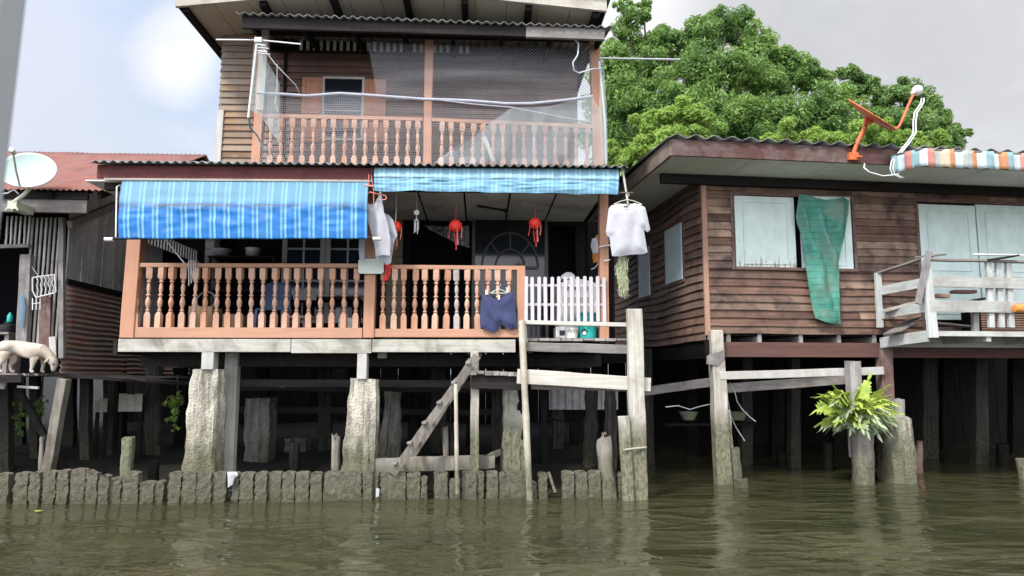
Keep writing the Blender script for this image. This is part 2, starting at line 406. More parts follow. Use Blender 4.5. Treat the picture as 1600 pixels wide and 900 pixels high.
def awning(name, base, light, faded, fade):
    m = N(name); tc = m.n('ShaderNodeTexCoord'); sp = m.n('ShaderNodeSeparateXYZ'); m.l(tc.outputs['UV'], sp.inputs[0])
    u, v = sp.outputs[0], sp.outputs[1]
    ph = m.math('FRACT', m.math('MULTIPLY', u, 17.5))
    st = m.ramp(ph, [(0, 0), (.30, 0), (.33, .75), (.44, .75), (.47, .1), (.60, .1), (.63, 1), (.74, 1), (.77, 0), (1, 0)])
    ph2 = m.math('FRACT', m.math('MULTIPLY', u, 52.5))
    base_ = m.mix(m.ramp(ph2, [(.3, 0), (.5, .35), (.7, 0)]), base, tuple(q*.6 for q in base))
    c = m.mix(st, base_, light)
    nz = m.noise(m.coord((1.2,1,2)), 1.6, 7, .7, .4); vv = m.math('ADD', v, m.math('MULTIPLY', m.math('SUBTRACT', nz, .5), .10))
    c = m.mix(m.math('MULTIPLY', m.ramp(vv, [(.36, 1), (.46, 0)]), fade), c, m.mix(st, faded, tuple(min(1, q*1.45) for q in faded)))
    # mildew line along the old fold
    fold = m.ramp(vv, [(.40, 0), (.45, .9), (.49, .35), (.56, 0)])
    c = m.mix(m.math('MULTIPLY', fold, m.ramp(nz, [(.38, 0), (.52, 1)])), c, (.10,.12,.13))
    c = m.mix(m.math('MULTIPLY', m.ramp(m.noise(m.coord((3,1,4), loc=(5,0,0)), 1.5, 8, .75), [(.55, 0), (.75, .6)]), fade), c, (.24,.25,.22))
    b = m.bsdf(c, .5, m.bump(m.noise(m.coord((4,4,14)), 2, 5), .25, .02), spec=.3)
    tr = m.n('ShaderNodeBsdfTranslucent'); m.l(c, tr.inputs[0]); mx = m.n('ShaderNodeMixShader'); mx.inputs[0].default_value = .3
    m.l(m.b.outputs[0], mx.inputs[1]); m.l(tr.outputs[0], mx.inputs[2]); m.l(mx.outputs[0], m.out.inputs[0]); return b
M['awning_blue'] = awning('blue_striped_tarpaulin', (.014,.175,.50), (.19,.45,.62), (.13,.30,.41), .95)
M['awning_pale'] = awning('faded_striped_tarpaulin', (.20,.43,.58), (.30,.53,.65), (.31,.51,.61), .85)

def fabric(name, c, trans=.2, net=0, fold=.3):
    m = N(name); n1 = m.noise(m.coord((5,5,5)), 2, 5); cc = m.mix(1, c, m.ramp(n1, [(.3, .85), (.7, 1.05)]), 'MULTIPLY')
    n2 = m.noise(m.coord((14,14,6)), 2, 6)
    b = m.bsdf(cc, .9, m.bump(n2, fold, .02), spec=.1); tr = m.n('ShaderNodeBsdfTranslucent'); m.l(cc, tr.inputs[0])
    mx = m.n('ShaderNodeMixShader'); mx.inputs[0].default_value = trans; m.l(m.b.outputs[0], mx.inputs[1]); m.l(tr.outputs[0], mx.inputs[2])
    m.l(mx.outputs[0], m.out.inputs[0]); return b
M['shirt'] = fabric('white_cotton', (.50,.50,.53))
M['shirt_grey'] = fabric('greyish_cotton', (.46,.47,.52))
M['navy'] = fabric('navy_cotton', (.052,.060,.125), .05)
M['green_net'] = None

def netting(name, c, nu, nv, wid, diag=False, opac=.9):
    """knotted net: threads drawn as a lattice, open between them"""
    m = N(name); tc = m.n('ShaderNodeTexCoord'); nz = m.n('ShaderNodeTexNoise'); nz.inputs['Scale'].default_value = 5; nz.inputs['Detail'].default_value = 2
    m.l(tc.outputs['UV'], nz.inputs['Vector'])
    sub = m.n('ShaderNodeVectorMath', operation='MULTIPLY_ADD'); sub.inputs[1].default_value = (.03,.03,0); m.l(nz.outputs['Color'], sub.inputs[0]); m.l(tc.outputs['UV'], sub.inputs[2])
    sp = m.n('ShaderNodeSeparateXYZ'); m.l(sub.outputs[0], sp.inputs[0])
    a = m.math('MULTIPLY', sp.outputs[0], nu); b = m.math('MULTIPLY', sp.outputs[1], nv)
    if diag: a, b = m.math('ADD', a, b), m.math('SUBTRACT', a, b)
    fs = []
    for q in (a, b):
        fr = m.math('ABSOLUTE', m.math('SUBTRACT', m.math('FRACT', q), .5))
        fs.append(m.math('LESS_THAN', fr, wid))
    f = m.math('MULTIPLY', m.math('MAXIMUM', fs[0], fs[1]), opac)
    d = m.n('ShaderNodeBsdfDiffuse'); d.inputs[0].default_value = (*c, 1); t = m.n('ShaderNodeBsdfTransparent')
    mx = m.n('ShaderNodeMixShader'); m.l(f, mx.inputs[0]); m.l(t.outputs[0], mx.inputs[1]); m.l(d.outputs[0], mx.inputs[2]); m.l(mx.outputs[0], m.out.inputs[0]); return m.m
M['net_coarse'] = netting('grey_fishing_net', (.36,.37,.40), 66, 19, .085, True, .55)
M['net_fine'] = netting('fine_grey_mesh', (.36,.36,.37), 150, 32, .10, False, .5)
M['net_sheer'] = netting('white_sheer_net', (.36,.41,.42), 90, 50, .15, True, .6)
M['net_side'] = netting('white_side_net', (.40,.46,.46), 30, 70, .12, True, .75)

def clear_plastic():
    m = N('clear_plastic_sheet'); d = m.n('ShaderNodeBsdfPrincipled'); d.inputs['Base Color'].default_value = (.5,.52,.56,1); d.inputs['Roughness'].default_value = .25
    t = m.n('ShaderNodeBsdfTransparent'); f = m.ramp(m.noise(m.coord((9,9,3)), 2, 5), [(.4, .1), (.7, .55)])
    mx = m.n('ShaderNodeMixShader'); m.l(f, mx.inputs[0]); m.l(t.outputs[0], mx.inputs[1]); m.l(d.outputs[0], mx.inputs[2]); m.l(mx.outputs[0], m.out.inputs[0]); return m.m
M['clear'] = clear_plastic()

def green_net():
    m = N('green_shade_net'); n1 = m.noise(m.coord((2.5,2.5,2.5)), 2, 7, .7); n2 = m.noise(m.coord((60,60,60)), 2, 3)
    wv = m.n('ShaderNodeTexWave', bands_direction='Z'); wv.inputs['Scale'].default_value = 3.2; wv.inputs['Distortion'].default_value = 1.2; m.l(m.coord((1,1,1)), wv.inputs['Vector'])
    c = m.mix(m.ramp(n1, [(.35, 0), (.7, 1)]), (.05,.25,.185), (.15,.37,.29))
    c = m.mix(m.ramp(wv.outputs['Fac'], [(.0, .6), (.06, 0)]), c, (.03,.12,.09))
    c = m.mix(1, c, m.ramp(n2, [(.35, .5), (.65, 1.1)]), 'MULTIPLY')
    g = m.noise(m.coord((1.2,1.2,1.2), loc=(2,0,4)), 2, 6); c = m.mix(m.ramp(g, [(.46, 0), (.64, .75)]), c, (.19,.23,.18))
    return m.bsdf(c, .8, m.bump(n2, .6, .01), spec=.15)
M['green_net'] = green_net()

def peeling_shutter(name, c, z0, amt):
    """pale green paint, flaking to brown towards the sill"""
    m = N(name); n1 = m.noise(m.coord((14,14,2.6)), 1.4, 8, .75, .4); n2 = m.noise(m.coord((5,5,3)), 1, 6)
    tc = m.n('ShaderNodeTexCoord'); sp = m.n('ShaderNodeSeparateXYZ'); m.l(m.posz(), sp.inputs[0]) if False else None
    z = m.math('SUBTRACT', m.posz(), z0); k = m.ramp(z, [(0, .22), (.35, .02), (1, 0)])
    f = m.ramp(m.math('ADD', n1, m.math('MULTIPLY', k, amt)), [(.63, 0), (.70, 1)])
    cc = m.mix(1, c, m.ramp(n2, [(.3, .82), (.7, 1.03)]), 'MULTIPLY')
    cc = m.mix(f, cc, m.mix(n2, (.16,.11,.08), (.38,.32,.25)))
    return m.bsdf(cc, .55, m.bump(f, .3, .004), spec=.3)
M['shutter'] = peeling_shutter('peeling_green_shutter', (.56,.65,.61), 3.0, 1.25)
M['shutter_clean'] = peeling_shutter('pale_green_shutter', (.60,.72,.67), 2.6, .0)
M['shutter_side'] = peeling_shutter('pale_blue_shutter', (.55,.68,.68), 2.9, .4)

def stripe_mat():
    m = N('multicolour_striped_tin'); tc = m.n('ShaderNodeTexCoord'); sp = m.n('ShaderNodeSeparateXYZ'); m.l(tc.outputs['UV'], sp.inputs[0])
    f = m.math('FRACT', m.math('MULTIPLY', sp.outputs[0], 3.0))
    P = (.48,.20,.16); O = (.46,.21,.10); T = (.22,.34,.36); L = (.45,.52,.53); G = (.32,.36,.33); Y = (.5,.42,.3)
    seq = [T, L, P, T, L, P, G, Y, O, L, G, O, L, T, L, O]
    c = m.ramp(f, [(i/len(seq), q) for i, q in enumerate(seq)], 'CONSTANT')
    n1 = m.noise(m.coord((8,8,2)), 2, 6); c = m.mix(1, c, m.ramp(n1, [(.3, .75), (.7, 1.05)]), 'MULTIPLY')
    return m.bsdf(c, .5, spec=.3)
M['stripes'] = stripe_mat()

def leaf_mat(name, a, b, trans=.3):
    m = N(name); g = m.n('ShaderNodeNewGeometry').outputs['Random Per Island']
    n1 = m.noise(m.coord((.5,.5,.5)), 1.2, 3)
    f = m.math('ADD', m.math('MULTIPLY', g, .45), m.math('MULTIPLY', m.ramp(n1, [(.3, 0), (.7, 1)]), .55))
    c = m.ramp(f, [(.15, a), (.75, b), (1, tuple(min(1, q*1.25) for q in b))])
    m.bsdf(c, .5, spec=.3); tr = m.n('ShaderNodeBsdfTranslucent'); m.l(m.mix(.5, c, tuple(q*1.5 for q in b)), tr.inputs[0])
    mx = m.n('ShaderNodeMixShader'); mx.inputs[0].default_value = trans; m.l(m.b.outputs[0], mx.inputs[1]); m.l(tr.outputs[0], mx.inputs[2]); m.l(mx.outputs[0], m.out.inputs[0]); return m.m
M['leaf'] = leaf_mat('tree_leaf', (.055,.135,.04), (.22,.34,.085), .35)
M['leaf_light'] = leaf_mat('young_leaf', (.15,.26,.05), (.30,.42,.09), .4)
M['leaf_deep'] = leaf_mat('old_leaf', (.055,.125,.045), (.19,.30,.085), .35)
M['fern'] = leaf_mat('fern_frond', (.24,.36,.06), (.50,.58,.12), .3)
M['fern_grey'] = leaf_mat('fern_old_frond', (.22,.29,.17), (.36,.44,.26), .2)

def fur():
    m = N('white_dog_coat'); n1 = m.noise(m.coord((3,3,3)), 2, 5); n2 = m.noise(m.coord((60,60,60)), 2, 3)
    c = m.ramp(n1, [(.35, (.34,.28,.215)), (.6, (.45,.405,.345))])
    return m.bsdf(c, .85, m.bump(n2, .3, .004), spec=.15)
M['dog'] = fur()
M['dog_ear'] = plain('tan_ear', (.38,.29,.20), .85, .1)
M['dog_pink'] = plain('dog_skin', (.45,.24,.18), .6, .1)

def water():
    m = N('canal_water'); 
    n1 = m.noise(m.coord((.8,1.7,1)), 1.3, 2, .45, .8); n2 = m.noise(m.coord((2.4,6.0,1)), 1.3, 3, .5, .6)
    h = m.math('ADD', m.math('MULTIPLY', n1, 1.0), m.math('MULTIPLY', n2, .2))
    big = m.noise(m.coord((.35,.8,1)), 1, 3)
    c = m.mix(m.ramp(big, [(.35, 0), (.65, 1)]), (.028,.030,.0135), (.050,.047,.024))
    return m.bsdf(c, .035, m.bump(h, .6, .16), spec=.5, IOR=1.33)
M['water'] = water()
# ------------------------------------------------------------------ camera, light, sky
cam = bpy.data.cameras.new('camera'); co = bpy.data.objects.new('camera', cam); col.objects.link(co); scene.camera = co
co.location = (0, 0, CAMH); co.rotation_euler = (R(90)+PITCH, 0, 0)
cam.sensor_width = 36; cam.lens = 36*FPX/1600; cam.clip_start = .05; cam.clip_end = 2000
cam.dof.use_dof = True; cam.dof.focus_distance = 10.5; cam.dof.aperture_fstop = 5.6
SUN_EL, SUN_AZ = R(48), R(215)      # azimuth clockwise from +Y: behind the boat, to its left
sd = V((math.sin(SUN_AZ)*math.cos(SUN_EL), math.cos(SUN_AZ)*math.cos(SUN_EL), math.sin(SUN_EL)))
sl = bpy.data.lights.new('sun', 'SUN'); sl.energy = 2.4; sl.angle = R(9); sl.color = (1, .95, .87)
so = bpy.data.objects.new('sun', sl); col.objects.link(so); so.rotation_euler = (-sd).to_track_quat('-Z', 'Y').to_euler(); so.location = (-6, -8, 14)

wd = bpy.data.worlds.new('World'); scene.world = wd; wd.use_nodes = True
def sky():
    m = N.__new__(N); m.t = wd.node_tree; m.t.nodes.clear(); m.m = None
    m.out = m.n('ShaderNodeOutputWorld'); bg = m.n('ShaderNodeBackground'); bg.inputs['Strength'].default_value = .1; m.l(bg.outputs[0], m.out.inputs[0])
    st = m.n('ShaderNodeTexSky', sky_type='NISHITA'); st.sun_disc = False; st.sun_elevation = SUN_EL; st.sun_rotation = SUN_AZ; st.air_density = 1.0; st.dust_density = 2.0
    tc = m.n('ShaderNodeTexCoord'); d = tc.outputs['Generated']; sp = m.n('ShaderNodeSeparateXYZ'); m.l(d, sp.inputs[0])
    def cl(scale, loc, sc, det, rough, dist):
        mp = m.n('ShaderNodeMapping'); mp.inputs['Scale'].default_value = scale; mp.inputs['Location'].default_value = loc; m.l(d, mp.inputs[0])
        return m.noise(mp.outputs[0], sc, det, rough, dist)
    n1 = cl((1,1,2.2), (.4,.2,.1), 2.2, 8, .55, .4); n2 = cl((1,1,1.6), (2,0,1.3), 5.0, 9, .6, .5)
    # broad cloud deck: lavender-white to the left, greyer to the right
    k = m.ramp(m.math('ADD', m.math('MULTIPLY', sp.outputs[0], .9), .5), [(.05, (7.2,7.6,8.9)), (.45, (7.4,7.7,8.7)), (.72, (7.0,7.1,7.4)), (1, (6.6,6.75,7.1))])
    k = m.mix(1, k, m.ramp(n2, [(.3, .86), (.7, 1.16)]), 'MULTIPLY')
    def puff(px, py, r0, r1, col_, amt):
        nonlocal k
        c = ray(px, py).normalized(); dp = m.n('ShaderNodeVectorMath', operation='DISTANCE'); m.l(d, dp.inputs[0]); dp.inputs[1].default_value = c
        q = m.math('ADD', dp.outputs['Value'], m.math('MULTIPLY', m.math('SUBTRACT', n2, .5), r1*1.9))
        k = m.mix(m.math('MULTIPLY', m.ramp(q, [(r0, 1), (r1, 0)]), amt), k, col_)
    puff(190, 40, .07, .21, (4.5,6.2,8.8), 1.0)
    puff(268, 100, .01, .055, (12,12,11.9), 1.0)
    puff(300, 60, .01, .05, (10.5,10.6,10.8), .8)
    puff(60, 60, .03, .14, (7.4,7.8,9.6), .8)
    puff(120, 190, .05, .25, (7.2,7.5,8.3), .6)
    puff(975, 15, .02, .10, (9.5,9.5,9.8), .9)
    puff(1520, 110, .05, .28, (6.0,6.1,6.4), .6)
    # the half of the sky behind the boat, towards the sun, is the brighter one
    dp = m.n('ShaderNodeVectorMath', operation='DOT_PRODUCT'); m.l(d, dp.inputs[0]); dp.inputs[1].default_value = V((-.25,-.75,.6)).normalized()
    lift = m.ramp(m.math('ADD', m.math('MULTIPLY', dp.outputs['Value'], .5), .5), [(.42, .25), (.62, .55), (1, 1)])
    cov = m.ramp(n1, [(.18, .72), (.45, 1)])
    k2 = m.n('ShaderNodeVectorMath', operation='MULTIPLY'); m.l(m.mix(cov, st.outputs[0], k), k2.inputs[0]); m.l(lift, k2.inputs[1])
    k3 = m.n('ShaderNodeVectorMath', operation='SCALE'); m.l(k2.outputs[0], k3.inputs[0]); k3.inputs['Scale'].default_value = 2.45
    m.l(k3.outputs[0], bg.inputs[0])
sky()
scene.view_settings.view_transform = 'Standard'; scene.view_settings.look = 'None'; scene.view_settings.gamma = 1; scene.view_settings.use_curve_mapping = False
scene.view_settings.exposure = .85
scene.render.engine = 'CYCLES'
scene.cycles.use_denoising = True; scene.cycles.max_bounces = 8; scene.cycles.transparent_max_bounces = 16
scene.cycles.caustics_reflective = True; scene.cycles.caustics_refractive = False; scene.cycles.sample_clamp_indirect = 6

# ------------------------------------------------------------------ water and ground
mb = MB()
xs = [-200, -60, -25, -14]+[-10+i*.1 for i in range(201)]+[14, 25, 60, 200]; ys = [-60, -20, -6, 0]+[1.4+i*.1 for i in range(140)]+[17, 22, 40]
vs = []
for y in ys:
    for x in xs:
        a = max(.0, min(1, (13-abs(y-6))/5))*(1 if y < 6 else max(.3, 1-(y-6)*.2))*(1 if abs(x) <= 10 else 0)
        z = (.07+.07*max(0, min(1, (7.5-y)/4)))*noise.noise(V((x*.38, y*.8, .3)))+.028*noise.noise(V((x*.9+4, y*2.0, 1.7)))+.007*noise.noise(V((x*2.1, y*4.4, 4.7)))
        vs.append((x, y, z*a))
n = len(xs); fs = [(j*n+i, j*n+i+1, j*n+n+i+1, j*n+n+i) for j in range(len(ys)-1) for i in range(n-1)]
mb.add(vs, fs); build(mb, 'water', M['water'], F=W, org=(0,0,0), smooth=180, kind='structure')
# muddy bank: under water out in the canal, rising behind the pile row on the left and far back on the right
def bank_z(x, y):
    e = 10.05 if x < 1.35 else 10.05+(x-1.35)*9 if x < 2.1 else 16.8+.3*math.sin(x)
    z = -.9+min(1.0, max(0, (y-e+.5)/1.2))*1.15+max(0, y-e-1)*.035
    return z+.08*noise.noise(V((x*.9, y*.9, 0)))+.04*noise.noise(V((x*3, y*3, 2)))
mb = MB(); xs = [-900, -300, -80, -30]+[-18+i*.4 for i in range(91)]+[30, 80, 300, 900]; ys = [-60, 0, 6]+[8.5+i*.3 for i in range(45)]+[26, 32, 60, 150, 400, 1200]
vs = [(x, y, bank_z(x, y) if 8 < y < 24 and abs(x) < 20 else (-1.2 if y < 8 else .7)) for y in ys for x in xs]; n = len(xs)
mb.add(vs, [(j*n+i, j*n+i+1, j*n+n+i+1, j*n+n+i) for j in range(len(ys)-1) for i in range(n-1)])
build(mb, 'ground', M['mud'], F=W, org=(0,0,0), smooth=180, kind='structure')

# ------------------------------------------------------------------ trees behind the houses
def leaves(name, mat, clumps, count, size, parent, seed, flat=.75):
    """clumps: (x,y,z,r). leaf-sized folded blades gathered in sprays round each clump"""
    g = np.random.default_rng(seed); out = []
    w = np.array([c[3]**2 for c in clumps]); w = w/w.sum()
    for c, k in zip(clumps, w):
        m_ = max(30, int(count*k)); nsub = max(9, int(36*c[3]))
        d = g.normal(size=(nsub, 3)); d /= np.linalg.norm(d, axis=1)[:, None]
        subc = np.array(c[:3])+d*c[3]*g.uniform(.35, 1.05, (nsub, 1))*np.array([1, 1, flat]); subr = c[3]*g.uniform(.22, .48, nsub)
        pick = g.integers(0, nsub, m_)
        q = g.normal(size=(m_, 3)); q /= np.linalg.norm(q, axis=1)[:, None]
        pos = subc[pick]+q*(subr[pick]*g.uniform(.2, 1, m_)**.5)[:, None]*np.array([1, 1, .8])
        nrm = q*.8+g.normal(size=(m_, 3))*.55+np.array([0, 0, .55]); out.append((pos, nrm))
    pos = np.concatenate([o[0] for o in out]); nrm = np.concatenate([o[1] for o in out]); n_ = len(pos)
    nrm /= np.linalg.norm(nrm, axis=1)[:, None]
    t = g.normal(size=(n_, 3))+np.array([0, 0, -.5]); t -= nrm*(t*nrm).sum(1)[:, None]; t /= np.linalg.norm(t, axis=1)[:, None]
    b = np.cross(nrm, t); L = size*g.uniform(.6, 1.35, n_)[:, None]; Wd = L*.36
    p0 = pos-t*L*.5; p2 = pos+t*L*.5-nrm*L*.12; p1 = pos+b*Wd*.5+nrm*L*.06; p3 = pos-b*Wd*.5+nrm*L*.06
    vv = np.stack([p0, p1, p2, p3], 1).reshape(-1, 3)-np.array(org_of(parent))
    me = bpy.data.meshes.new(name); me.vertices.add(n_*4); me.vertices.foreach_set('co', vv.astype('f').ravel())
    idx = np.arange(n_)*4; lo = np.stack([idx, idx+1, idx+2, idx, idx+2, idx+3], 1).ravel()
    me.loops.add(n_*6); me.loops.foreach_set('vertex_index', lo.astype('i')); me.polygons.add(n_*2)
    me.polygons.foreach_set('loop_start', (np.arange(n_*2)*3).astype('i')); me.update(calc_edges=True); me.validate()
    me.materials.append(mat); o = bpy.data.objects.new(name, me); col.objects.link(o); o.parent = parent; return o
def tree(name, label, pix, depth, trunk, mat, count, size, seed, fill=0, group=None):
    """pix: crown clumps as (px, py, radius px, depth offset)"""
    cl = []
    for px, py, r, dd in pix:
        p = W.p(px, py, depth+dd); cl.append((p.x, p.y, p.z, r/FPX*(depth+dd)))
    base = V((trunk[0], depth+trunk[1], .4)); t = thing(name, label, 'tree', W, base, group)
    leaves('crown', mat, cl, count, size, t, seed)
    mb = MB(); r = trunk[2]; top = V((base.x+.3, base.y, trunk[3]))
    mb.rough(base-V((0,0,.5)), top, lambda q: r*(1.35-.75*q) if q > .12 else r*1.7-r*3*q, 0, 10, 12, r*.2, seed=seed, fr=3)
    for c in cl:
        p = V(c[:3]); s = base.lerp(top, rnd.uniform(.45, 1.0)); md = s.lerp(p, .5)+V((rnd.uniform(-.3,.3), rnd.uniform(-.3,.3), -.25))
        mb.tube([s, s.lerp(md, .5)+V((0,0,.1)), md, p.lerp(md, .4), p], r*.32, 6, r*.07)
    build(mb, 'trunk', M['branch'], t, smooth=60); return t
tree('broadleaf_tree', 'tall broad dark green tree behind the gap between both houses', [
 (992,28,26,0),(975,8,16,0),(1004,10,14,0),(978,62,30,0),(1030,66,28,.3),(1012,78,30,.3),(1045,52,22,.4),(955,90,34,.3),(948,130,36,.3),(1085,48,26,.3),(1120,24,20,.4),(1225,92,30,.2),(965,100,36,0),(1010,95,42,0),(1058,80,42,1),(1100,62,40,0),(1135,42,34,.5),(1158,30,22,.5),(1180,64,36,.5),(1198,78,32,0),(1090,118,52,-.5),(1150,112,54,-.6),
 (1208,126,50,0),(1248,114,38,.3),(1268,130,34,0),(1000,150,54,-.5),(1060,170,56,-1),(1125,180,56,-1),(1190,186,54,-.8),(1250,178,50,-.5),(1300,165,42,-.2),(1290,195,44,-.6),
 (950,165,40,.4),(950,215,46,.4),(990,210,46,0),(1040,226,50,0),(1120,226,46,-.5),(1190,236,42,-.4),(1260,226,42,-.4),(940,280,48,1.5),(1010,280,46,1),(1080,275,46,1),(1150,280,46,1)],
 21, (4.6, .6, .34, 6.6), M['leaf'], 150000, .135, 3)
tree('broadleaf_tree', 'smaller deep green tree behind the orange dish on the brown house', [
 (1332,112,22,0),(1345,135,28,0),(1385,160,34,0),(1420,142,28,0),(1442,166,28,0),(1375,195,40,-.4),(1425,200,38,-.4),(1465,188,26,0),(1490,212,22,0),(1506,208,12,0),(1470,222,30,0),(1340,210,40,0),(1300,225,36,0),(1400,240,40,0),(1460,255,36,0)],
 23, (11.6, .4, .24, 5.6), M['leaf_deep'], 50000, .14, 5)
tree('young_tree', 'bright young tree with yellow green leaves close behind the eaves', [
 (1040,186,32,0),(1075,176,28,0),(1095,200,30,0),(1010,195,26,0),(1035,220,38,-.2),(1080,230,34,0),(1105,225,26,.2),(1000,240,32,0),(975,255,28,.2),(960,235,18,.3),(1025,262,36,0),(1075,268,32,0),(985,285,28,0)],
 17, (3.7, .3, .11, 5.0), M['leaf_light'], 30000, .125, 8)
tree('young_tree', 'low light green tree over the roof below the orange dish', [
 (1230,205,26,0),(1262,215,24,0),(1300,222,28,0),(1352,205,28,0),(1385,212,30,0),(1420,222,30,0),(1455,228,26,0),(1200,222,22,.2),(1330,236,30,0),(1400,244,30,0),(1250,244,30,0)],
 18.5, (8.6, .3, .12, 5.2), M['leaf_light'], 26000, .12, 9)
# ================================================================== the balcony house
zf = A.z(527, 0, 500); zc = A.z(345, 2.0, 780); zu = zc+.10
uL = A.x(189, 0); uR = A.x(950, 0)
house = thing('wooden_house', 'two storey wooden stilt house with salmon balconies and blue awnings', 'house', A, ((uL+uR)/2, .3, 0))
hp = lambda mb, name, mat, **k: build(mb, name, mat, house, **k)

# floor, joists, whitewashed edge beam
mb = MB()
for i in range(34):      # boards run into the house
    x0 = uL+(uR-uL)*i/34; mb.box(x0+.004, uL+(uR-uL)*(i+1)/34-.004, .05, 5.2, zf-.045+rnd.uniform(-.004,.004), zf-.005)
hp(mb, 'floor', M['darkwood'])
mb = MB()
for i in range(14): x = uL+.2+i*(uR-uL-.3)/13; mb.box(x-.03, x+.03, .07, 5.2, zf-.2, zf-.048)
hp(mb, 'floor_joists', M['joist'])
z0, z1 = A.z(551, 0, 400), A.z(530, 0, 400)
mb = MB(); xa = [A.x(q, -.02) for q in (190, 458, 583, 806)]
for a, b in zip(xa, xa[1:]): mb.box(a+.004, b-.004, -.03, .045, z0+rnd.uniform(-.008,.008), z1)
hp(mb, 'edge_beam', M['fascia_white'], bevel=.006)
mb = MB(); mb.box(xa[0]-.06, xa[0]-.01, -.02, 1.2, z0-.02, z1-.01); mb.box(xa[0]-.05, uR, 1.5, 1.62, z0-.18, z0-.02); mb.box(xa[0]-.05, uR, 3.3, 3.42, z0-.18, z0-.02)
mb.box(xa[0], uR, .62, .72, z0-.17, z0+.0)
hp(mb, 'floor_bearer', M['joist'])
# square posts on the concrete pillars
for x0, x1, yb in ((318, 337, 577.5), (559, 574, 592.5), (346, 366, 742), (807, 822, 700)):
    v = {318: .07, 559: .07, 346: .62, 807: .28}[x0]
    a, b = A.p(x0, yb, v), A.p(x1, yb, v); mb = MB(); mb.bar(((a.x+b.x)/2, v, a.z), ((a.x+b.x)/2, v, zf-.05), b.x-a.x, .19 if v < .1 else .15, (1,0,0), 4, .004)
    hp(mb, 'support_post', M['white_post'] if x0 != 807 else M['darkwood'], bevel=.008)
mb = MB(); a = A.p(598, 540, .45); mb.bar((a.x, .45, A.z(560, .45)), (a.x, .45, zf-.05), .12, .12, (1,0,0)); hp(mb, 'support_post', M['white_post'], bevel=.008)

def pillar(px0, px1, pyt, bx0, bx1, v, mat, seed, name='concrete_pillar', bot=-.45):
    t0, t1 = A.p(px0, pyt, v), A.p(px1, pyt, v); b0, b1 = A.p(bx0, 738, v), A.p(bx1, 738, v)
    top = V(((t0.x+t1.x)/2, v, t0.z)); b = V(((b0.x+b1.x)/2, v, b0.z)); rt, rb = (t1.x-t0.x)/2, (b1.x-b0.x)/2
    sl_ = (b-top)/(b.z-top.z); bb = b+sl_*(bot-b.z)
    def rad(t):
        z = bb.z+(top.z-bb.z)*t; q = (z-b.z)/(top.z-b.z)
        if q < 0: return rb*1.03
        r = rb+(rt-rb)*min(1, q*1.15)
        return r*(1.0 if q > .72 else 1.03)+.006*math.sin(q*23+seed)
    mb = MB(); mb.rough(bb, top, rad, 0, 34, 44, .024, .62, seed, 8, .012, 1.6)
    hp(mb, name, mat, smooth=50)
pillar(305, 350, 577, 292, 345, .18, M['pillar'], 1)
pillar(550, 591, 592, 537, 589, .18, M['pillar'], 2)
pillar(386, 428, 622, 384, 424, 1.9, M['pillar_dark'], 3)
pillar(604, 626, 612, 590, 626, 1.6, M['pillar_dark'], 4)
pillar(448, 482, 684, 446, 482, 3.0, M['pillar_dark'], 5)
pillar(788, 820, 607, 784, 822, .35, M['pile_wood'], 6, 'timber_pillar')
pillar(916, 932, 610, 912, 932, 1.2, M['pile_mid'], 7, 'timber_pillar')
pillar(946, 962, 606, 944, 962, .9, M['pile_mid'], 8, 'timber_pillar')
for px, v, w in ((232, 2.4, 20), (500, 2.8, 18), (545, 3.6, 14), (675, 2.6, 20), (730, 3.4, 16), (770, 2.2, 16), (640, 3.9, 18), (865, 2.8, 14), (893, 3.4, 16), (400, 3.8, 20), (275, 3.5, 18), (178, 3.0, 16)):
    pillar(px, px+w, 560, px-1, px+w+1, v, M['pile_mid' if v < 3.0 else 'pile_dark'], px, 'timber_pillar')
# rails tying the inner piles together
mb = MB()
for v, py, h in ((1.75, 604, .12), (2.7, 640, .1), (.8, 598, .1)):
    mb.bar(A.p(365, py, v), A.p(790, py+4, v), .06, h, (0,1,0), 5, .012)
hp(mb, 'tie_beam', M['darkwood_x'])

# posts of the balcony
def post(px0, px1, yt, yb, v, mat, d=.15, name='balcony_post', lean=0):
    a, b = A.p(px0, yb, v), A.p(px1, yb, v); zt = A.z(yt, v, px0); x = (a.x+b.x)/2; mb = MB()
    mb.bar((x, v+d/2, a.z), (x+lean, v+d/2, zt), b.x-a.x, d, (1,0,0), 6, .003); return hp(mb, name, mat, bevel=.008)
post(186, 208, 286, 528, -.04, M['salmon'], .16, lean=.03)
post(567, 584, 286, 528, -.045, M['salmon'], .16)
post(938, 952, 285, 536, -.02, M['salmon'], .15, lean=.02)

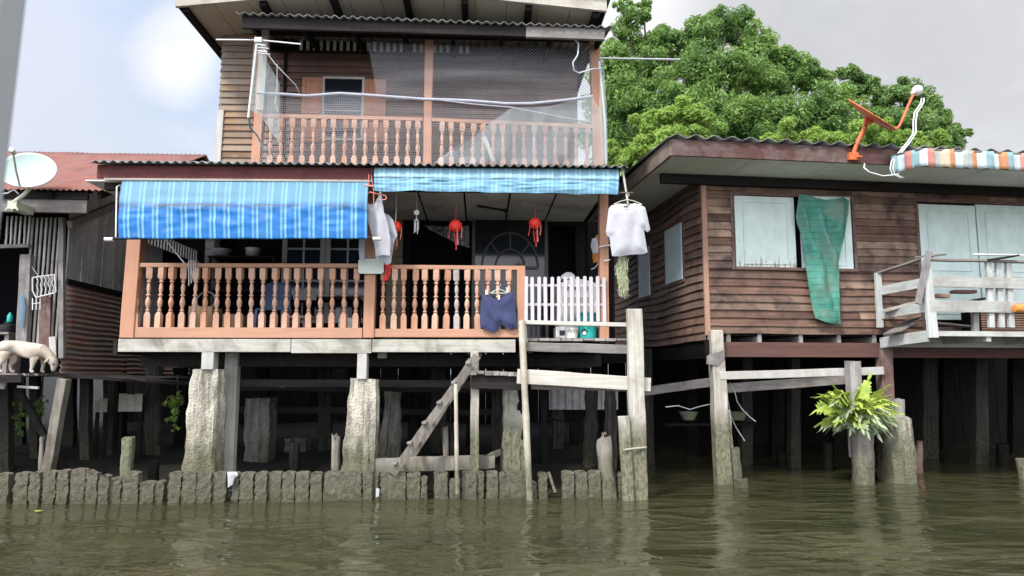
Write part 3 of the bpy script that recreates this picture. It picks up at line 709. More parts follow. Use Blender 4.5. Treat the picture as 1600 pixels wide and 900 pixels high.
# baluster: turned between square ends
def baluster_mesh(h, w):
    k = h; r = w/2
    prof = [(r*.96,0,1),(r,.02*k,1),(r,.20*k,1),(r*.55,.255*k,1),(r*.42,.262*k),(r*.74,.278*k),(r*.74,.292*k),(r*.40,.305*k),(r*.50,.33*k),(r*.86,.385*k),(r*.92,.42*k),(r*.78,.46*k),(r*.42,.505*k),(r*.40,.512*k),
            (r*.80,.53*k),(r*.80,.545*k),(r*.42,.56*k),(r*.50,.59*k),(r*.74,.645*k),(r*.66,.69*k),(r*.40,.74*k),(r*.40,.745*k),(r*.78,.757*k),(r*.78,.772*k),(r*.45,.785*k),(r*.55,.795*k,1),(r,.83*k,1),(r,k,1)]
    mb = MB(); mb.lathe(prof, (0,0,0), 16); return mb
def railing(px0, px1, yt0, yt1, yb0, yb1, centers, v, hb, label=None, hr=.055, grey=None, wid=.074):
    """top rail, foot board, balusters. yt0/yt1: top rail edge at the left/right end; yb*: foot board top and bottom"""
    a, b = A.p(px0, yt0, v), A.p(px1, yt1, v); c, d = A.p(px0, yb0, v), A.p(px1, yb1, v)
    mb = MB(); mb.bar((a.x, v, a.z-hr/2), (b.x, v, b.z-hr/2), .085, hr, (0,1,0), 1); 
    r = hp(mb, 'balcony_railing', M['salmon_x'], bevel=.007)
    mb = MB(); mb.bar((c.x, v-.01, c.z-hb/2), (d.x, v-.01, d.z-hb/2), .06, hb, (0,1,0), 1); build(mb, 'foot_board', M['salmon_x'], r, bevel=.006)
    og = org_of(r); proto = {}
    for i, px in enumerate(centers):
        u = A.x(px, v, 470); t = (u-a.x)/(b.x-a.x); zb = c.z+(d.z-c.z)*t; zt = a.z+(b.z-a.z)*t-hr
        key = 'g' if grey == i else 's'
        if key not in proto:
            proto[key] = o = build(baluster_mesh(zt-zb, wid), 'baluster', M['baluster_grey' if key == 'g' else 'baluster'], None, smooth=40)
            o.parent = r
            if key == 'g': o['label'] = 'baluster with bare grey wood'
        else:
            o = proto[key].copy(); col.objects.link(o); o.parent = r
        o.location = V((u, v, zb))-og; o.rotation_euler = (0, rnd.uniform(-.022, .022), rnd.uniform(-.3, .3))
    return r
zz = lambda *q: [160+.3445*k for k in q]
railing(208, 567, 411.5, 412.5, 511.5, 512.5, zz(158,208,260,312,364,417,468,519,572,624,677,728,781,833,882,938,990,1043,1098,1150), .02, A.z(511.5,0)-A.z(527.5,0))
railing(584, 809, 414, 416, 514, 514.5, [550+.3222*k for k in (150,203,252,303,355,404,457,510,557,609,660,710,760)], .02, A.z(514,0)-A.z(527,0), grey=7)
post(808, 821, 415, 527, -.03, M['salmon'], .11, 'newel_post')

# ceiling sheets with dark gaps, back wall, side wall
mb = MB(); us = [A.x(q, 2.0) for q in (355, 420, 482, 543, 604, 666, 728, 790, 852, 921)]; us = [us[0]-1.1]+us[:-1]+[uR-.02]
for a, b in zip(us, us[1:]):
    for v0, v1 in ((-.25, .95), (.958, 2.02)):
        mb.box(a+.014, b-.014, v0, v1, zc+rnd.uniform(-.004,.004), zc+.012)
hp(mb, 'ceiling', M['ceiling'])
mb = MB(); mb.box(uL-.1, uR+.05, -.3, 5.2, zc+.02, zc+.09); hp(mb, 'upper_floor', M['darkwood'])
uw0, uw1 = uL+.12, uR+.02
mb = MB(); 
def bw(px0, px1, py0, py1, v0=2.0, d=.06): mb.box(A.x(px0, v0), A.x(px1, v0), v0, v0+d, A.z(py1, v0), A.z(py0, v0))
bw(200, 442, 346, 540); bw(576, 603, 346, 540); bw(442, 576, 346, 374); bw(442, 576, 506, 540); bw(628, 640, 346, 540); bw(900, 960, 346, 540); bw(640, 900, 346, 352)
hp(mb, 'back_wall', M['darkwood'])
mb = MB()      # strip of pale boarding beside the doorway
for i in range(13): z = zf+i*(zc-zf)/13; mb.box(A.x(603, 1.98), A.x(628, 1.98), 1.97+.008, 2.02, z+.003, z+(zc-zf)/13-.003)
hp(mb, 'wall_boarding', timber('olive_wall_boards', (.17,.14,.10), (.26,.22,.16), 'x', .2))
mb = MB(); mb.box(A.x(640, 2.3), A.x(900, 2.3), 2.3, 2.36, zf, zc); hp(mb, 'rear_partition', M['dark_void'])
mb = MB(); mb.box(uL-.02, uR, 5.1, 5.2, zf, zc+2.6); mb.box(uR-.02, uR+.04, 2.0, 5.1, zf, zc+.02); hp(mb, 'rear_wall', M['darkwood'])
# fan-light screen standing in the doorway
mb = MB(); c = A.p(797, 418, 1.9); r = A.x(841, 1.9)-c.x
for q in (1.0, .52): mb.tube([c+V((math.cos(t)*r*q, 0, math.sin(t)*r*q*1.25)) for t in [math.pi*i/20 for i in range(21)]], .018, 6)
for t in (.25, .5, .75): mb.tube([c+V((math.cos(math.pi*t)*r*.52, 0, math.sin(math.pi*t)*r*.65)), c+V((math.cos(math.pi*t)*r, 0, math.sin(math.pi*t)*r*1.25))], .015, 6)
mb.bar((c.x-r, 1.9, c.z), (c.x+r, 1.9, c.z), .03, .04, (0,1,0)); 
for s in (-1, 1): mb.bar((c.x+s*r*1.3, 1.92, zf), (c.x+s*r*1.3, 1.92, zc), .05, .05, (1,0,0))
fl = hp(mb, 'fanlight_window', plain('fanlight_frame', (.085,.08,.085), .5), smooth=40)
mb = MB(); mb.box(c.x-r*1.3, c.x+r*1.3, 1.935, 1.945, zf, zc); build(mb, 'pane', M['glass'], fl)
# casement window on the left of the back wall
def casement(px0, px1, py0, py1, v, nx, rows, name='window'):
    x0, x1, z0, z1 = A.x(px0, v), A.x(px1, v), A.z(py1, v), A.z(py0, v); mb = MB(); t = .075; q = .028
    mb.box(x0, x0+t, v-.05, v, z0, z1); mb.box(x1-t, x1, v-.05, v, z0, z1); mb.box(x0+t, x1-t, v-.048, v, z1-t, z1); mb.box(x0+t, x1-t, v-.048, v, z0, z0+t)
    for i in range(1, nx): x = x0+t+(x1-x0-2*t)*i/nx; mb.box(x-q/2, x+q/2, v-.04, v-.005, z0+t, z1-t)
    for rr in rows: z = z1-(z1-z0)*rr; mb.box(x0+t, x1-t, v-.036, v-.008, z-q/2, z+q/2)
    w = hp(mb, name, M['window_frame'], bevel=.004); mb = MB(); mb.box(x0+t, x1-t, v-.02, v-.012, z0+t, z1-t); build(mb, 'pane', M['glass'], w)
casement(440, 507, 352, 506, 1.99, 2, (.26, .58)); casement(508, 577, 352, 506, 1.99, 2, (.26, .58))
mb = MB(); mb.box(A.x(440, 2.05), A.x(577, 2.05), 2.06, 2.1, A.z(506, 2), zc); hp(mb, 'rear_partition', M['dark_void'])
# left wall: grey sheet below, open slats above
mb = MB(); x = uL+.17
zt_ = A.pu(222, 378, x).z
mb.box(x, x+.03, .18, .72, zf, zt_); hp(mb, 'side_wall', plain('grey_wall_sheet', (.34,.35,.37), .8, .1, 3, (.2,.19,.18), .6))
mb = MB(); mb.box(x, x+.03, .73, 5.1, zf, zt_); hp(mb, 'side_wall', M['darkwood'])
mb = MB()
for i in range(26): v = .2+i*.098; mb.box(x+.005, x+.02, v, v+.038, zt_-.005, zt_+.19)
hp(mb, 'vent_slats', M['window_frame'])
# inner brick pier, half hidden
mb = MB(); px0, px1 = A.x(319, 1.7), A.x(333, 1.7)
for i in range(16): z = zf+i*.12; mb.box(px0, px1, 1.66, 1.9, z+.006, z+.116)
hp(mb, 'inner_pier', plain('pale_block', (.42,.40,.36), .9, .15))

# lower corrugated canopy, its fascia
def wave_sheet(x0, x1, v0, v1, z0, z1, pitch, amp, name, mat, parent, F=None, solid=.008, drop=0.0):
    mb = MB(); n = int((x1-x0)/pitch*8)
    mb.grid(lambda a, b: V((x0+(x1-x0)*a, v0+(v1-v0)*b+rag(a)*(1-b), z0+drop*a+(z1-z0)*b+amp*math.cos((x0+(x1-x0)*a)/pitch*2*math.pi))), n, 3)
    return build(mb, name, mat, parent, solid=solid, smooth=60)
rag = lambda a: .012*noise.noise(V((a*60, 0, 0)))
e0, e1 = A.p(140, 252, -.62), A.p(982, 260, -.62)
wave_sheet(e0.x, e1.x, -.62, .3, e0.z, e0.z+.2, .108, .016, 'canopy_roof', M['fibre'], house, drop=e1.z-e0.z)
a, b = A.p(152, 257, -.5), A.p(584, 262, -.5); zb_ = A.z(278, -.5, 160); zb2 = A.z(281, -.5, 580)
mb = MB(); mb.hexa([(a.x,-.5,zb_),(b.x,-.5,zb2),(b.x,-.46,zb2),(a.x,-.46,zb_),(a.x,-.5,a.z),(b.x,-.5,b.z),(b.x,-.46,b.z),(a.x,-.46,a.z)]); hp(mb, 'canopy_fascia', M['maroon'], bevel=.005)
mb = MB(); mb.hexa([(a.x+.1,-.515,zb_-.03),(b.x-.02,-.515,zb2-.03),(b.x-.02,-.47,zb2-.03),(a.x+.1,-.47,zb_-.03),(a.x+.1,-.515,zb_-.003),(b.x-.02,-.515,zb2-.003),(b.x-.02,-.47,zb2-.003),(a.x+.1,-.47,zb_-.003)]); hp(mb, 'canopy_trim', M['cream'])
mb = MB(); c = A.p(968, 266, -.46); mb.hexa([(b.x+.01,-.48,zb2+.0),(c.x,-.48,c.z-.1),(c.x,-.44,c.z-.1),(b.x+.01,-.44,zb2),(b.x+.01,-.48,b.z),(c.x,-.48,c.z+.06),(c.x,-.44,c.z+.06),(b.x+.01,-.44,b.z)]); hp(mb, 'canopy_fascia', M['darkwood_x'])
mb = MB()
for i in range(9): x = a.x+.15+i*(c.x-a.x-.2)/8; mb.bar((x, -.44, zb_+.07), (x, .2, zb_+.22), .05, .09)
mb.box(uL-.25, uR+.05, -.02, .1, zc-.02, zc+.16)
hp(mb, 'canopy_rafters', M['darkwood'])
mb = MB(); mb.box(a.x+.05, uL+.2, -.40, -.3, zb_-.12, zb_-.03); hp(mb, 'canopy_rafters', M['darkwood_x'])

# ------------------------------------------------------------------ upper storey
V2 = .18; VB = .85
def siding(x0, x1, z0, z1, board, v, mat, name, parent, lap=.032, wob=.003, F_axis='x', seg=6, sag=0.0, jit=1.0):
    """overlapping boards, each its own island: bottoms stand proud of the board below"""
    mb = MB(); z = z0; i = 0
    while z < z1-.01:
        zt = min(z1, z+board); 
        cuts = [x0, x1] if x1-x0 < 1.6 or rnd.random() < .5 else [x0, x0+(x1-x0)*rnd.uniform(.3, .75), x1]
        for p, q in zip(cuts, cuts[1:]):
            e = .002 if q < x1 else 0; rings = []; nn = max(2, int((q-p)/.25)); ph = rnd.uniform(0, 99)
            for k in range(nn+1):
                u = p+(q-e-p)*k/nn; w = wob*noise.noise(V((u*1.3, ph, 0)))*2*jit; s = sag*noise.noise(V((u*.8, z*.8, 5)))
                lo, hi = z+w+s, zt+.012+s; o_ = lap+wob*noise.noise(V((u*2, ph, 3)))*jit
                f = ((v-o_, lo), (v-o_+.014, lo), (v+.006, hi), (v-.004, hi))
                rings.append([V((u, y_, z_)) if F_axis == 'x' else V((y_, u, z_)) for y_, z_ in f])
            mb.loft(rings)
        z = zt; i += 1
    return build(mb, name, mat, parent)
sx0, sx1 = A.x(331, VB), A.x(905, VB); sz1 = A.z(60, VB, 360); sz0 = zu; bx0, bx1 = A.x(436, VB), sx1
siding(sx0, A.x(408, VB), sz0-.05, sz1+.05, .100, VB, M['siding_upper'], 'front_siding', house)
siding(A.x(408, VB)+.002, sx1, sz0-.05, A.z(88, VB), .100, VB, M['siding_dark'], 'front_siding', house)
mb = MB(); mb.box(sx0+.01, sx1, VB+.01, VB+.06, sz0-.05, sz1+.1); mb.box(sx0+.01, sx0+.05, VB+.06, 5.1, sz0-.05, sz1+.1); mb.box(sx1-.05, sx1, VB+.06, 5.1, sz0-.05, sz1+.1)
hp(mb, 'wall_core', M['darkwood'])
siding(VB+.0, 5.1, sz0-.05, sz1+.05, .100, sx0, M['siding_upper_y'], 'side_siding', house, F_axis='y', jit=4)
mb = MB(); mb.bar((sx0-.005, VB-.03, sz0), (sx0+.02, VB-.03, A.z(180, VB)), .09, .03, (1,0,0)); hp(mb, 'corner_board', M['white_post'])
mb = MB(); mb.bar((A.x(437, VB), VB-.03, sz0), (A.x(433, VB), VB-.03, A.z(70, VB)), .04, .03, (1,0,0)); hp(mb, 'wall_batten', M['darkwood'])
mb = MB(); za, zb = A.z(87, VB), A.z(66, VB)
for i in range(26): x = A.x(456, VB)+i*.098; mb.box(x, x+.045, VB-.05, VB-.035, za, zb)
hp(mb, 'vent_slats', plain('whitish_slat', (.62,.60,.55), .7, .1))
mb = MB(); mb.box(bx0-.2, bx1, VB-.06, VB-.02, za-.03, za-.002); hp(mb, 'wall_trim', M['darkwood_x'])
x0, x1 = A.x(494, VB-.03), A.x(562, VB-.03); z0, z1 = A.z(224, VB), A.z(126, VB)
mb = MB(); t = .035
mb.box(x0, x0+t, VB-.045, VB-.022, z0, z1); mb.box(x1-t, x1, VB-.045, VB-.022, z0, z1); mb.box(x0+t, x1-t, VB-.044, VB-.022, z1-t, z1); mb.box(x0+t, x1-t, VB-.044, VB-.022, z0, z0+t); mb.box(x0+t, x1-t, VB-.043, VB-.024, z0+(z1-z0)*.45, z0+(z1-z0)*.45+.02)
w = hp(mb, 'window', M['window_frame']); mb = MB(); mb.box(x0+t, x1-t, VB-.034, VB-.026, z0+t, z1-t); build(mb, 'pane', M['glass'], w)
def shutter(F, px0, px1, py0, py1, v, mat, parent, thick=.035, panels=((.06,.44),(.5,.95)), inset=.12, name='shutter', vz=None):
    x0, x1 = F.x(px0, v), F.x(px1, v); z0, z1 = F.z(py1, v, (px0+px1)/2), F.z(py0, v, (px0+px1)/2); mb = MB(); g = (x1-x0)*inset
    mb.box(x0, x1, v-thick, v, z0, z1); H = z1-z0; o = build(mb, name, mat, parent, bevel=.004); mb = MB()
    for a, b in panels:
        za, zb = z0+H*a, z0+H*b; e = .014
        mb.box(x0+g, x0+g+e, v-thick-.013, v-thick+.002, za, zb); mb.box(x1-g-e, x1-g, v-thick-.013, v-thick+.002, za, zb)
        mb.box(x0+g+e, x1-g-e, v-thick-.013, v-thick+.002, zb-e, zb); mb.box(x0+g+e, x1-g-e, v-thick-.013, v-thick+.002, za, za+e)
    build(mb, 'panel_moulding', mat, o); return o
shutter(A, 462, 494, 122, 222, VB-.03, M['shutter_brown'], house); shutter(A, 562, 597, 125, 222, VB-.03, M['shutter_brown'], house)
# posts and rail of the upper balcony
def upost(px0, px1, yt, lean=0, mat='salmon'): post(px0, px1, yt, 262, V2-.02, M[mat], .13, 'balcony_post', lean)
upost(391, 405, 48, .05, 'salmon'); upost(661, 674, 62); upost(928, 944, 58, -.03)
mb = MB(); mb.bar((A.x(396, V2), V2-.04, A.z(180, V2)), (A.x(400, V2)+.0, V2-.04, A.z(46, V2)), .1, .03, (1,0,0)); hp(mb, 'post_casing', M['white_post'], bevel=.004)
r = railing(404, 661, 178.5, 184.5, 262, 264, [413+16.9*i for i in range(15)], V2+.03, .06, wid=.072)
r = railing(674, 930, 185, 196, 264, 268, [687+16.6*i for i in range(15)], V2+.03, .06, wid=.072)
# upper corrugated canopy and beams
e0, e1 = A.p(368, 20, -.35), A.p(956, 42, -.35)
wave_sheet(e0.x, e1.x, -.35, .82, e0.z, e0.z+.2, .118, .015, 'canopy_roof', M['fibre'], house, drop=e1.z-e0.z)
a, b = A.p(378, 24, -.28), A.p(822, 38, -.28); c, d = A.p(822, 41, -.3), A.p(945, 45, -.3); h1, h2 = .17, .15
mb = MB(); mb.hexa([(a.x,-.28,a.z-h1),(b.x,-.28,b.z-h1),(b.x,-.22,b.z-h1),(a.x,-.22,a.z-h1),(a.x,-.28,a.z),(b.x,-.28,b.z),(b.x,-.22,b.z),(a.x,-.22,a.z)]); hp(mb, 'canopy_fascia', M['darkwood_x'], bevel=.005)
mb = MB(); mb.hexa([(c.x,-.3,c.z-h2),(d.x,-.3,d.z-h2),(d.x,-.24,d.z-h2),(c.x,-.24,c.z-h2),(c.x,-.3,c.z),(d.x,-.3,d.z),(d.x,-.24,d.z),(c.x,-.24,c.z)]); hp(mb, 'canopy_fascia', M['grey_x'], bevel=.005)
mb = MB(); zt2 = A.z(60, V2, 660)
mb.bar((A.x(402, V2), V2+.05, A.z(46, V2, 400)), (A.x(944, V2), V2+.05, A.z(58, V2, 940)), .1, .08, (0,1,0))
for i in range(8): x = a.x+.1+i*(d.x-a.x-.15)/7; mb.bar((x, -.22, a.z-.1+(d.z-a.z)*i/7), (x, VB, a.z+.06+(d.z-a.z)*i/7), .05, .08)
hp(mb, 'canopy_rafters', M['darkwood'])
# gable roof: low ridge running into the house, boarded soffit between dark purlins
gl, gr = A.p(281, 9, -.1), A.p(942, 16, -.1); xm = (gl.x+gr.x)/2-.15; zr = gl.z+.12*(xm-gl.x); D0, D1 = -.1, 5.4
def slope(x): return gl.z+(zr-gl.z)*(x-gl.x)/(xm-gl.x) if x < xm else zr+(gr.z-zr)*(x-xm)/(gr.x-xm)
mb = MB(); n = 13
for i in range(n):
    x0, x1 = gl.x+(gr.x-gl.x)*i/n+.004, gl.x+(gr.x-gl.x)*(i+1)/n-.004
    if x0 < xm < x1:
        segs = ((x0, xm), (xm, x1))
    else: segs = ((x0, x1),)
    for p, q in segs:
        for v0, v1 in ((D0+.03, .85), (.856, 2.0), (2.006, D1)):
            mb.hexa([(p,v0,slope(p)),(q,v0,slope(q)),(q,v1,slope(q)),(p,v1,slope(p)),(p,v0,slope(p)+.015),(q,v0,slope(q)+.015),(q,v1,slope(q)+.015),(p,v1,slope(p)+.015)])
hp(mb, 'gable_soffit', M['soffit_beige'])
mb = MB()
for px in (412, 520, 634, 726, 826, 930): x = A.x(px, 0, 20); mb.box(x-.045, x+.045, D0+.04, D1, slope(x)-.09, slope(x)-.002)
mb.box(gl.x+.02, gl.x+.1, D0+.04, D1, gl.z-.06, gl.z-.002)
hp(mb, 'purlin', M['darkwood'])
mb = MB()
for p, q in ((gl.x-.05, xm), (xm, gr.x+.05)):
    mb.hexa([(p,D0-.03,slope(p)-.02),(q,D0-.03,slope(q)-.02),(q,D0+.02,slope(q)-.02),(p,D0+.02,slope(p)-.02),(p,D0-.03,slope(p)+.2),(q,D0-.03,slope(q)+.2),(q,D0+.02,slope(q)+.2),(p,D0+.02,slope(p)+.2)])
hp(mb, 'gable_board', M['cream'])
mb = MB()
for p, q in ((gl.x-.12, xm), (xm, gr.x+.12)):
    mb.hexa([(p,D0-.1,slope(p)+.2),(q,D0-.1,slope(q)+.2),(q,D1,slope(q)+.2),(p,D1,slope(p)+.2),(p,D0-.1,slope(p)+.24),(q,D0-.1,slope(q)+.24),(q,D1,slope(q)+.24),(p,D1,slope(p)+.24)])
hp(mb, 'roof', M['fibre'])
mb = MB(); mb.box(gl.x-.03, gl.x+.02, D0+.02, D1, gl.z-.02, gl.z+.2); hp(mb, 'eave_board', M['darkwood']); mb = MB(); mb.box(gr.x-.02, gr.x+.03, D0+.02, D1, gr.z-.02, gr.z+.2); hp(mb, 'eave_board', M['darkwood'])
mb = MB(); mb.box(sx0+.03, sx1-.01, VB+.07, VB+.12, sz1-.1, zr+.1); hp(mb, 'wall_core', M['darkwood'])
# ================================================================== things on and around the balcony house
def solo(mb, name, mat, F, label, cat, group=None, **k):
    lo = V((sum(v.x for v in mb.v)/len(mb.v), sum(v.y for v in mb.v)/len(mb.v), min(v.z for v in mb.v)))
    return build(mb, name, mat, None, F, lo, label=label, cat=cat, group=group, **k)
# --- awnings
def awning_thing(tl, tr, bl, br, v0, v1, mat, label, rod, sag=.04, seed=0, rag_=0.0):
    a, b, c, d = A.p(*tl, v0), A.p(*tr, v0), A.p(*bl, v1), A.p(*br, v1)
    t = thing('awning', label, 'awning', A, c.lerp(d, .5), 'blue awnings of the balcony house')
    def f(u, w):
        p = a.lerp(b, u).lerp(c.lerp(d, u), w); g = math.sin(math.pi*w)
        y = -sag*g*(1+.4*noise.noise(V((u*3, w, seed))))+.010*math.sin(u*70+2*noise.noise(V((u*5, w*2, seed))))*w*(1-.6*w)+.02*noise.noise(V((u*6, w*5, seed)))*g
        y += .018*noise.noise(V((u*14+w*6, w*9-u*8, seed+3)))*(w > .45)*g + rag_*noise.noise(V((u*9, w*3, seed)))*w
        z = .012*noise.noise(V((u*9, w*2, seed+9)))*w
        return p+V((0, y, z))
    mb = MB(); mb.grid(f, 160, 40); build(mb, 'fabric', mat, t, solid=.004, smooth=180)
    if rod:
        p, q = A.p(*rod[0], v1+.02), A.p(*rod[1], v1+.02); mb = MB(); mb.tube([p+V((0,0,.012)), q+V((0,0,.012))], .016, 10); build(mb, 'roller_pole', M['darkwood_x'], t, smooth=50)
        mb = MB()
        for s, e in ((p, (q-p).normalized()), (q, (p-q).normalized())): mb.tube([s-e*.01, s+e*.09], .026, 10)
        build(mb, 'pole_cap', M['white_plastic'], t, smooth=50)
    return t
awning_thing((191,281), (576,281), (186,373), (574,373), -.49, -.66, M['awning_blue'], 'long bright blue striped tarpaulin awning unrolled over the left half of the lower balcony', ((165,374), (594,373)), .05, 1)
awning_thing((585,262), (967,264), (585,298), (966,304), -.50, -.58, M['awning_pale'], 'short faded pale blue striped awning gathered up above the right half of the lower balcony', None, .035, 5, .03)
mb = MB(); mb.tube([A.p(181, 372, -.64), A.p(182.5, 292, -.5), A.p(187, 289, -.47), A.p(191, 296, -.45)], .009, 8); solo(mb, 'awning_rod', M['white_metal'], A, 'thin white bent rod beside the left edge of the long blue awning', 'rod', smooth=60)
# --- rope coil and cable over the left railing
mb = MB()
for i in range(5):
    a = A.p(295+i*2.6, 410, -.03); mb.tube([a+V((rnd.uniform(-.02,.02),.04,-.30+.03*i)), a+V((rnd.uniform(-.012,.012),.02,-.15)), a+V((0,-.012,-.02)), a+V((0,.0,.02)), a+V((0,.05,.035)), a+V((0,.10,.015)), a+V((.01,.10,-.12))], .007, 6)
solo(mb, 'rope_coil', M['lampcord'], A, 'grey rope looped several times over the left railing of the lower balcony', 'rope', smooth=60)
mb = MB(); mb.tube([A.p(257, 372, .35), A.p(288, 411, .0)], .009, 6); solo(mb, 'curtain_pole', M['white_metal'], A, 'thin white slanting pole behind the left railing under the long awning', 'pole', smooth=60)
# --- name board hung at the middle post
a = A.p(580, 416, -.08); w, h = A.x(600, -.08)-A.x(560, -.08), A.z(404.5, -.08)-A.z(428, -.08); k = .025
t = thing('house_plaque', 'small white plaque with clipped corners hung on the middle balcony post', 'sign', A, (a.x, a.y, a.z-h/2))
o = [(-w/2+k,-h/2),(w/2-k,-h/2),(w/2,-h/2+k),(w/2,h/2-k),(w/2-k,h/2),(-w/2+k,h/2),(-w/2,h/2-k),(-w/2,-h/2+k)]
mb = MB(); mb.loft([[a+V((x, y, z)) for x, z in o] for y in (-.012, .0)]); build(mb, 'board', plain('plaque_paint', (.60,.66,.58), .5, .06, 8, (.45,.5,.42), .4), t, bevel=.003)
mb = MB()
for row, (z, n) in enumerate(((.045, 9), (.012, 11), (-.03, 5))):
    x = -.011*n
    for i in range(n):
        l = rnd.uniform(.008, .02); mb.box(a.x+x, a.x+x+l, a.y-.0145, a.y-.0125, a.z+z-.004, a.z+z+.004); x += .022
build(mb, 'lettering', plain('faint_lettering', (.42,.50,.44), .6), t)
mb = MB(); mb.tube([a+V((-.14,-.005,h/2-.01)), a+V((-.10,.02,h/2+.03)), a+V((.1,.02,h/2+.035)), a+V((.13,-.005,h/2-.01))], .004, 5); build(mb, 'string', M['lampcord'], t)
# --- red lanterns
def lantern(px, py, ytop, rpx, v, label, seed):
    c = A.p(px, py, v); r = rpx/FPX*(v+9.7); zt = A.z(ytop, v, px)
    t = thing('paper_lantern', label, 'lantern', A, (c.x, c.y, c.z-.3), 'red paper lanterns'); mb = MB()
    n = 20; rings = []
    for i in range(15):
        ph = math.pi*(i+.25)/14.5; ring = []
        for k in range(n):
            th = 2*math.pi*k/n; q = r*math.sin(ph)*(1+.045*math.cos(th*10)); ring.append(c+V((q*math.cos(th), q*math.sin(th), r*.98*math.cos(ph))))
        rings.append(ring)
    mb.loft(rings); build(mb, 'globe', M['lantern'], t, smooth=70)
    mb = MB(); mb.tube([(c.x, c.y, c.z+r*.95), (c.x+.005, c.y, (c.z+zt)/2), (c.x, c.y, zt)], .0045, 5); build(mb, 'cord', M['red_string'] if seed != 1 else M['cord'], t)
    for k, (dx, dy, l) in enumerate(((-r*.93, -.01, .16), (r*.93, -.01, .15), (.01, -r*.5, .26), (r*.3, -r*.9, .2), (-r*.2, r*.8, .18))):
        p = c+V((dx, dy, -.01 if abs(dx) > r*.8 else -r*.8)); mb = MB()
        mb.tube([p+V((0,0,.02)), p+V((.004,0,-l*.4)), p+V((.008*(k-2),0,-l))], .0035, 5, .006); mb.lathe([(.001,0),(.008,.006),(.008,.02),(.001,.028)], p+V((.003,0,-l*.35)), 8)
        build(mb, 'tassel', M['pink'] if k % 2 else M['red_string'], t, smooth=60)
    return t
lantern(618, 355, 300, 9.6, -.2, 'red paper lantern hanging right beside the white singlet', 1)
lantern(712, 353, 316, 10.2, -.1, 'red paper lantern hanging alone between the wind chime and the other lanterns', 2)
lantern(836, 349, 325, 9.4, -.1, 'red paper lantern nearest the hanging white T-shirt, above the picket gate', 3)
# --- wind chime
c = A.p(651, 332, -.1); t = thing('wind_chime', 'small silver wind chime with a white disc hanging from the ceiling', 'wind chime', A, (c.x, c.y, c.z-.3))
mb = MB(); mb.tube([(c.x, c.y, c.z), (c.x, c.y, zc)], .003, 5); build(mb, 'cord', M['cord'], t)
mb = MB(); mb.lathe([(.002,-.012),(.036,-.008),(.038,0),(.036,.008),(.002,.012)], c, 16, (0,1,0)); build(mb, 'disc', M['white_plastic'], t, smooth=40)
mb = MB(); z = c.z-.115; mb.lathe([(.002,0),(.034,.002),(.034,.014),(.012,.02),(.004,.09),(.002,.1)], (c.x, c.y, z), 14); build(mb, 'bell_cap', M['steel'], t, smooth=40)
for k in range(6):
    a_ = k*math.pi/3; p = V((c.x+.026*math.cos(a_), c.y+.026*math.sin(a_), z)); l = (.12,.17,.14,.16,.11,.15)[k]; mb = MB(); mb.tube([p, p-V((0,0,l))], .006, 8); build(mb, 'tube', M['white_metal'], t, smooth=50)
# --- clothes
M['hang'] = M['white_plastic']
def hanger(px, py, w, v, mat, label, hook=.07, F=A, rise=.06):
    c = F.p(px, py, v); mb = MB()
    mb.tube([c+V((-w/2,0,-rise)), c+V((-w/4,0,-rise*.35)), c, c+V((w/4,0,-rise*.35)), c+V((w/2,0,-rise))], .006, 6); mb.tube([c+V((-w/2,0,-rise)), c+V((w/2,0,-rise))], .005, 6)
    mb.tube([c, c+V((0,0,hook*.5)), c+V((.02,0,hook*.75)), c+V((.012,0,hook)), c+V((-.012,0,hook))], .004, 6)
    return solo(mb, 'clothes_hanger', mat, F, label, 'hanger', smooth=60)
shirt = [(968,318),(975,321.5),(983,321.5),(991,317),(1000,320),(1008,324),(1011.5,338),(1016,359),(1012,363),(1006,358.5),(1008,375),(1012,394),(1004,397),(985,398),(968,400.5),(956.5,400),(954,385),(952.5,371),(949,369),(946.5,363),(949,342),(951,326),(955,321)]
mb = cloth(A, shirt, -.56, .035, .010, 26, 5, seed=2); s = solo(mb, 'white_tshirt', M['shirt'], A, 'clean white short sleeved T-shirt hanging at the right end of the canopy', 'T-shirt', smooth=180)
mb = MB(); c = A.p(978, 323, -.60); mb.box(c.x-.03, c.x+.03, c.y-.012, c.y-.009, c.z-.012, c.z+.006); build(mb, 'neck_label', M['black'], s)
hanger(981, 312, .36, -.56, M['cord'], 'pale hanger inside the clean white T-shirt at the canopy end', .08)
t = thing('bamboo_hook', 'thin bamboo sticks tied in a cross that hold up the white T-shirt', 'bamboo sticks', A, A.p(981, 312, -.52))
mb = MB(); mb.tube([A.p(972, 262, -.5), A.p(976, 285, -.53), A.p(981, 318, -.55)], .017, 8, .013); build(mb, 'stick', M['pole'], t, smooth=60)
mb = MB(); mb.tube([A.p(962, 301, -.55), A.p(989, 301.5, -.55)], .011, 8); build(mb, 'cross_stick', M['branch'], t, smooth=60)
tank = [(561,307),(564,309),(572,317),(580,319.5),(586,317),(590,309),(593,299),(596,300),(597.5,315),(600,331),(606,350),(610,375),(609,399),(598,398.5),(588,400),(584,378),(577,352),(573,338),(567,322)]
mb = cloth(A, tank, -.46, .022, .010, 30, 5, seed=7, diag=-.3); solo(mb, 'white_singlet', M['shirt'], A, 'white singlet hanging askew by one strap at the middle post', 'singlet', smooth=180)
sh2 = [(597,332),(608,336),(615,345),(621,368),(617,375),(611,369),(611,388),(611,411),(604,414),(597,408),(590,412),(586,400),(588,360),(592,340)]
mb = cloth(A, sh2, -.34, .03, .010, 26, 5, seed=9); solo(mb, 'grey_white_tshirt', M['shirt_grey'], A, 'greyish white T-shirt half hidden behind the singlet at the middle post', 'T-shirt', smooth=180)
tw = [(561,372),(571,374),(570,395),(569,407),(562,407),(560.5,390)]
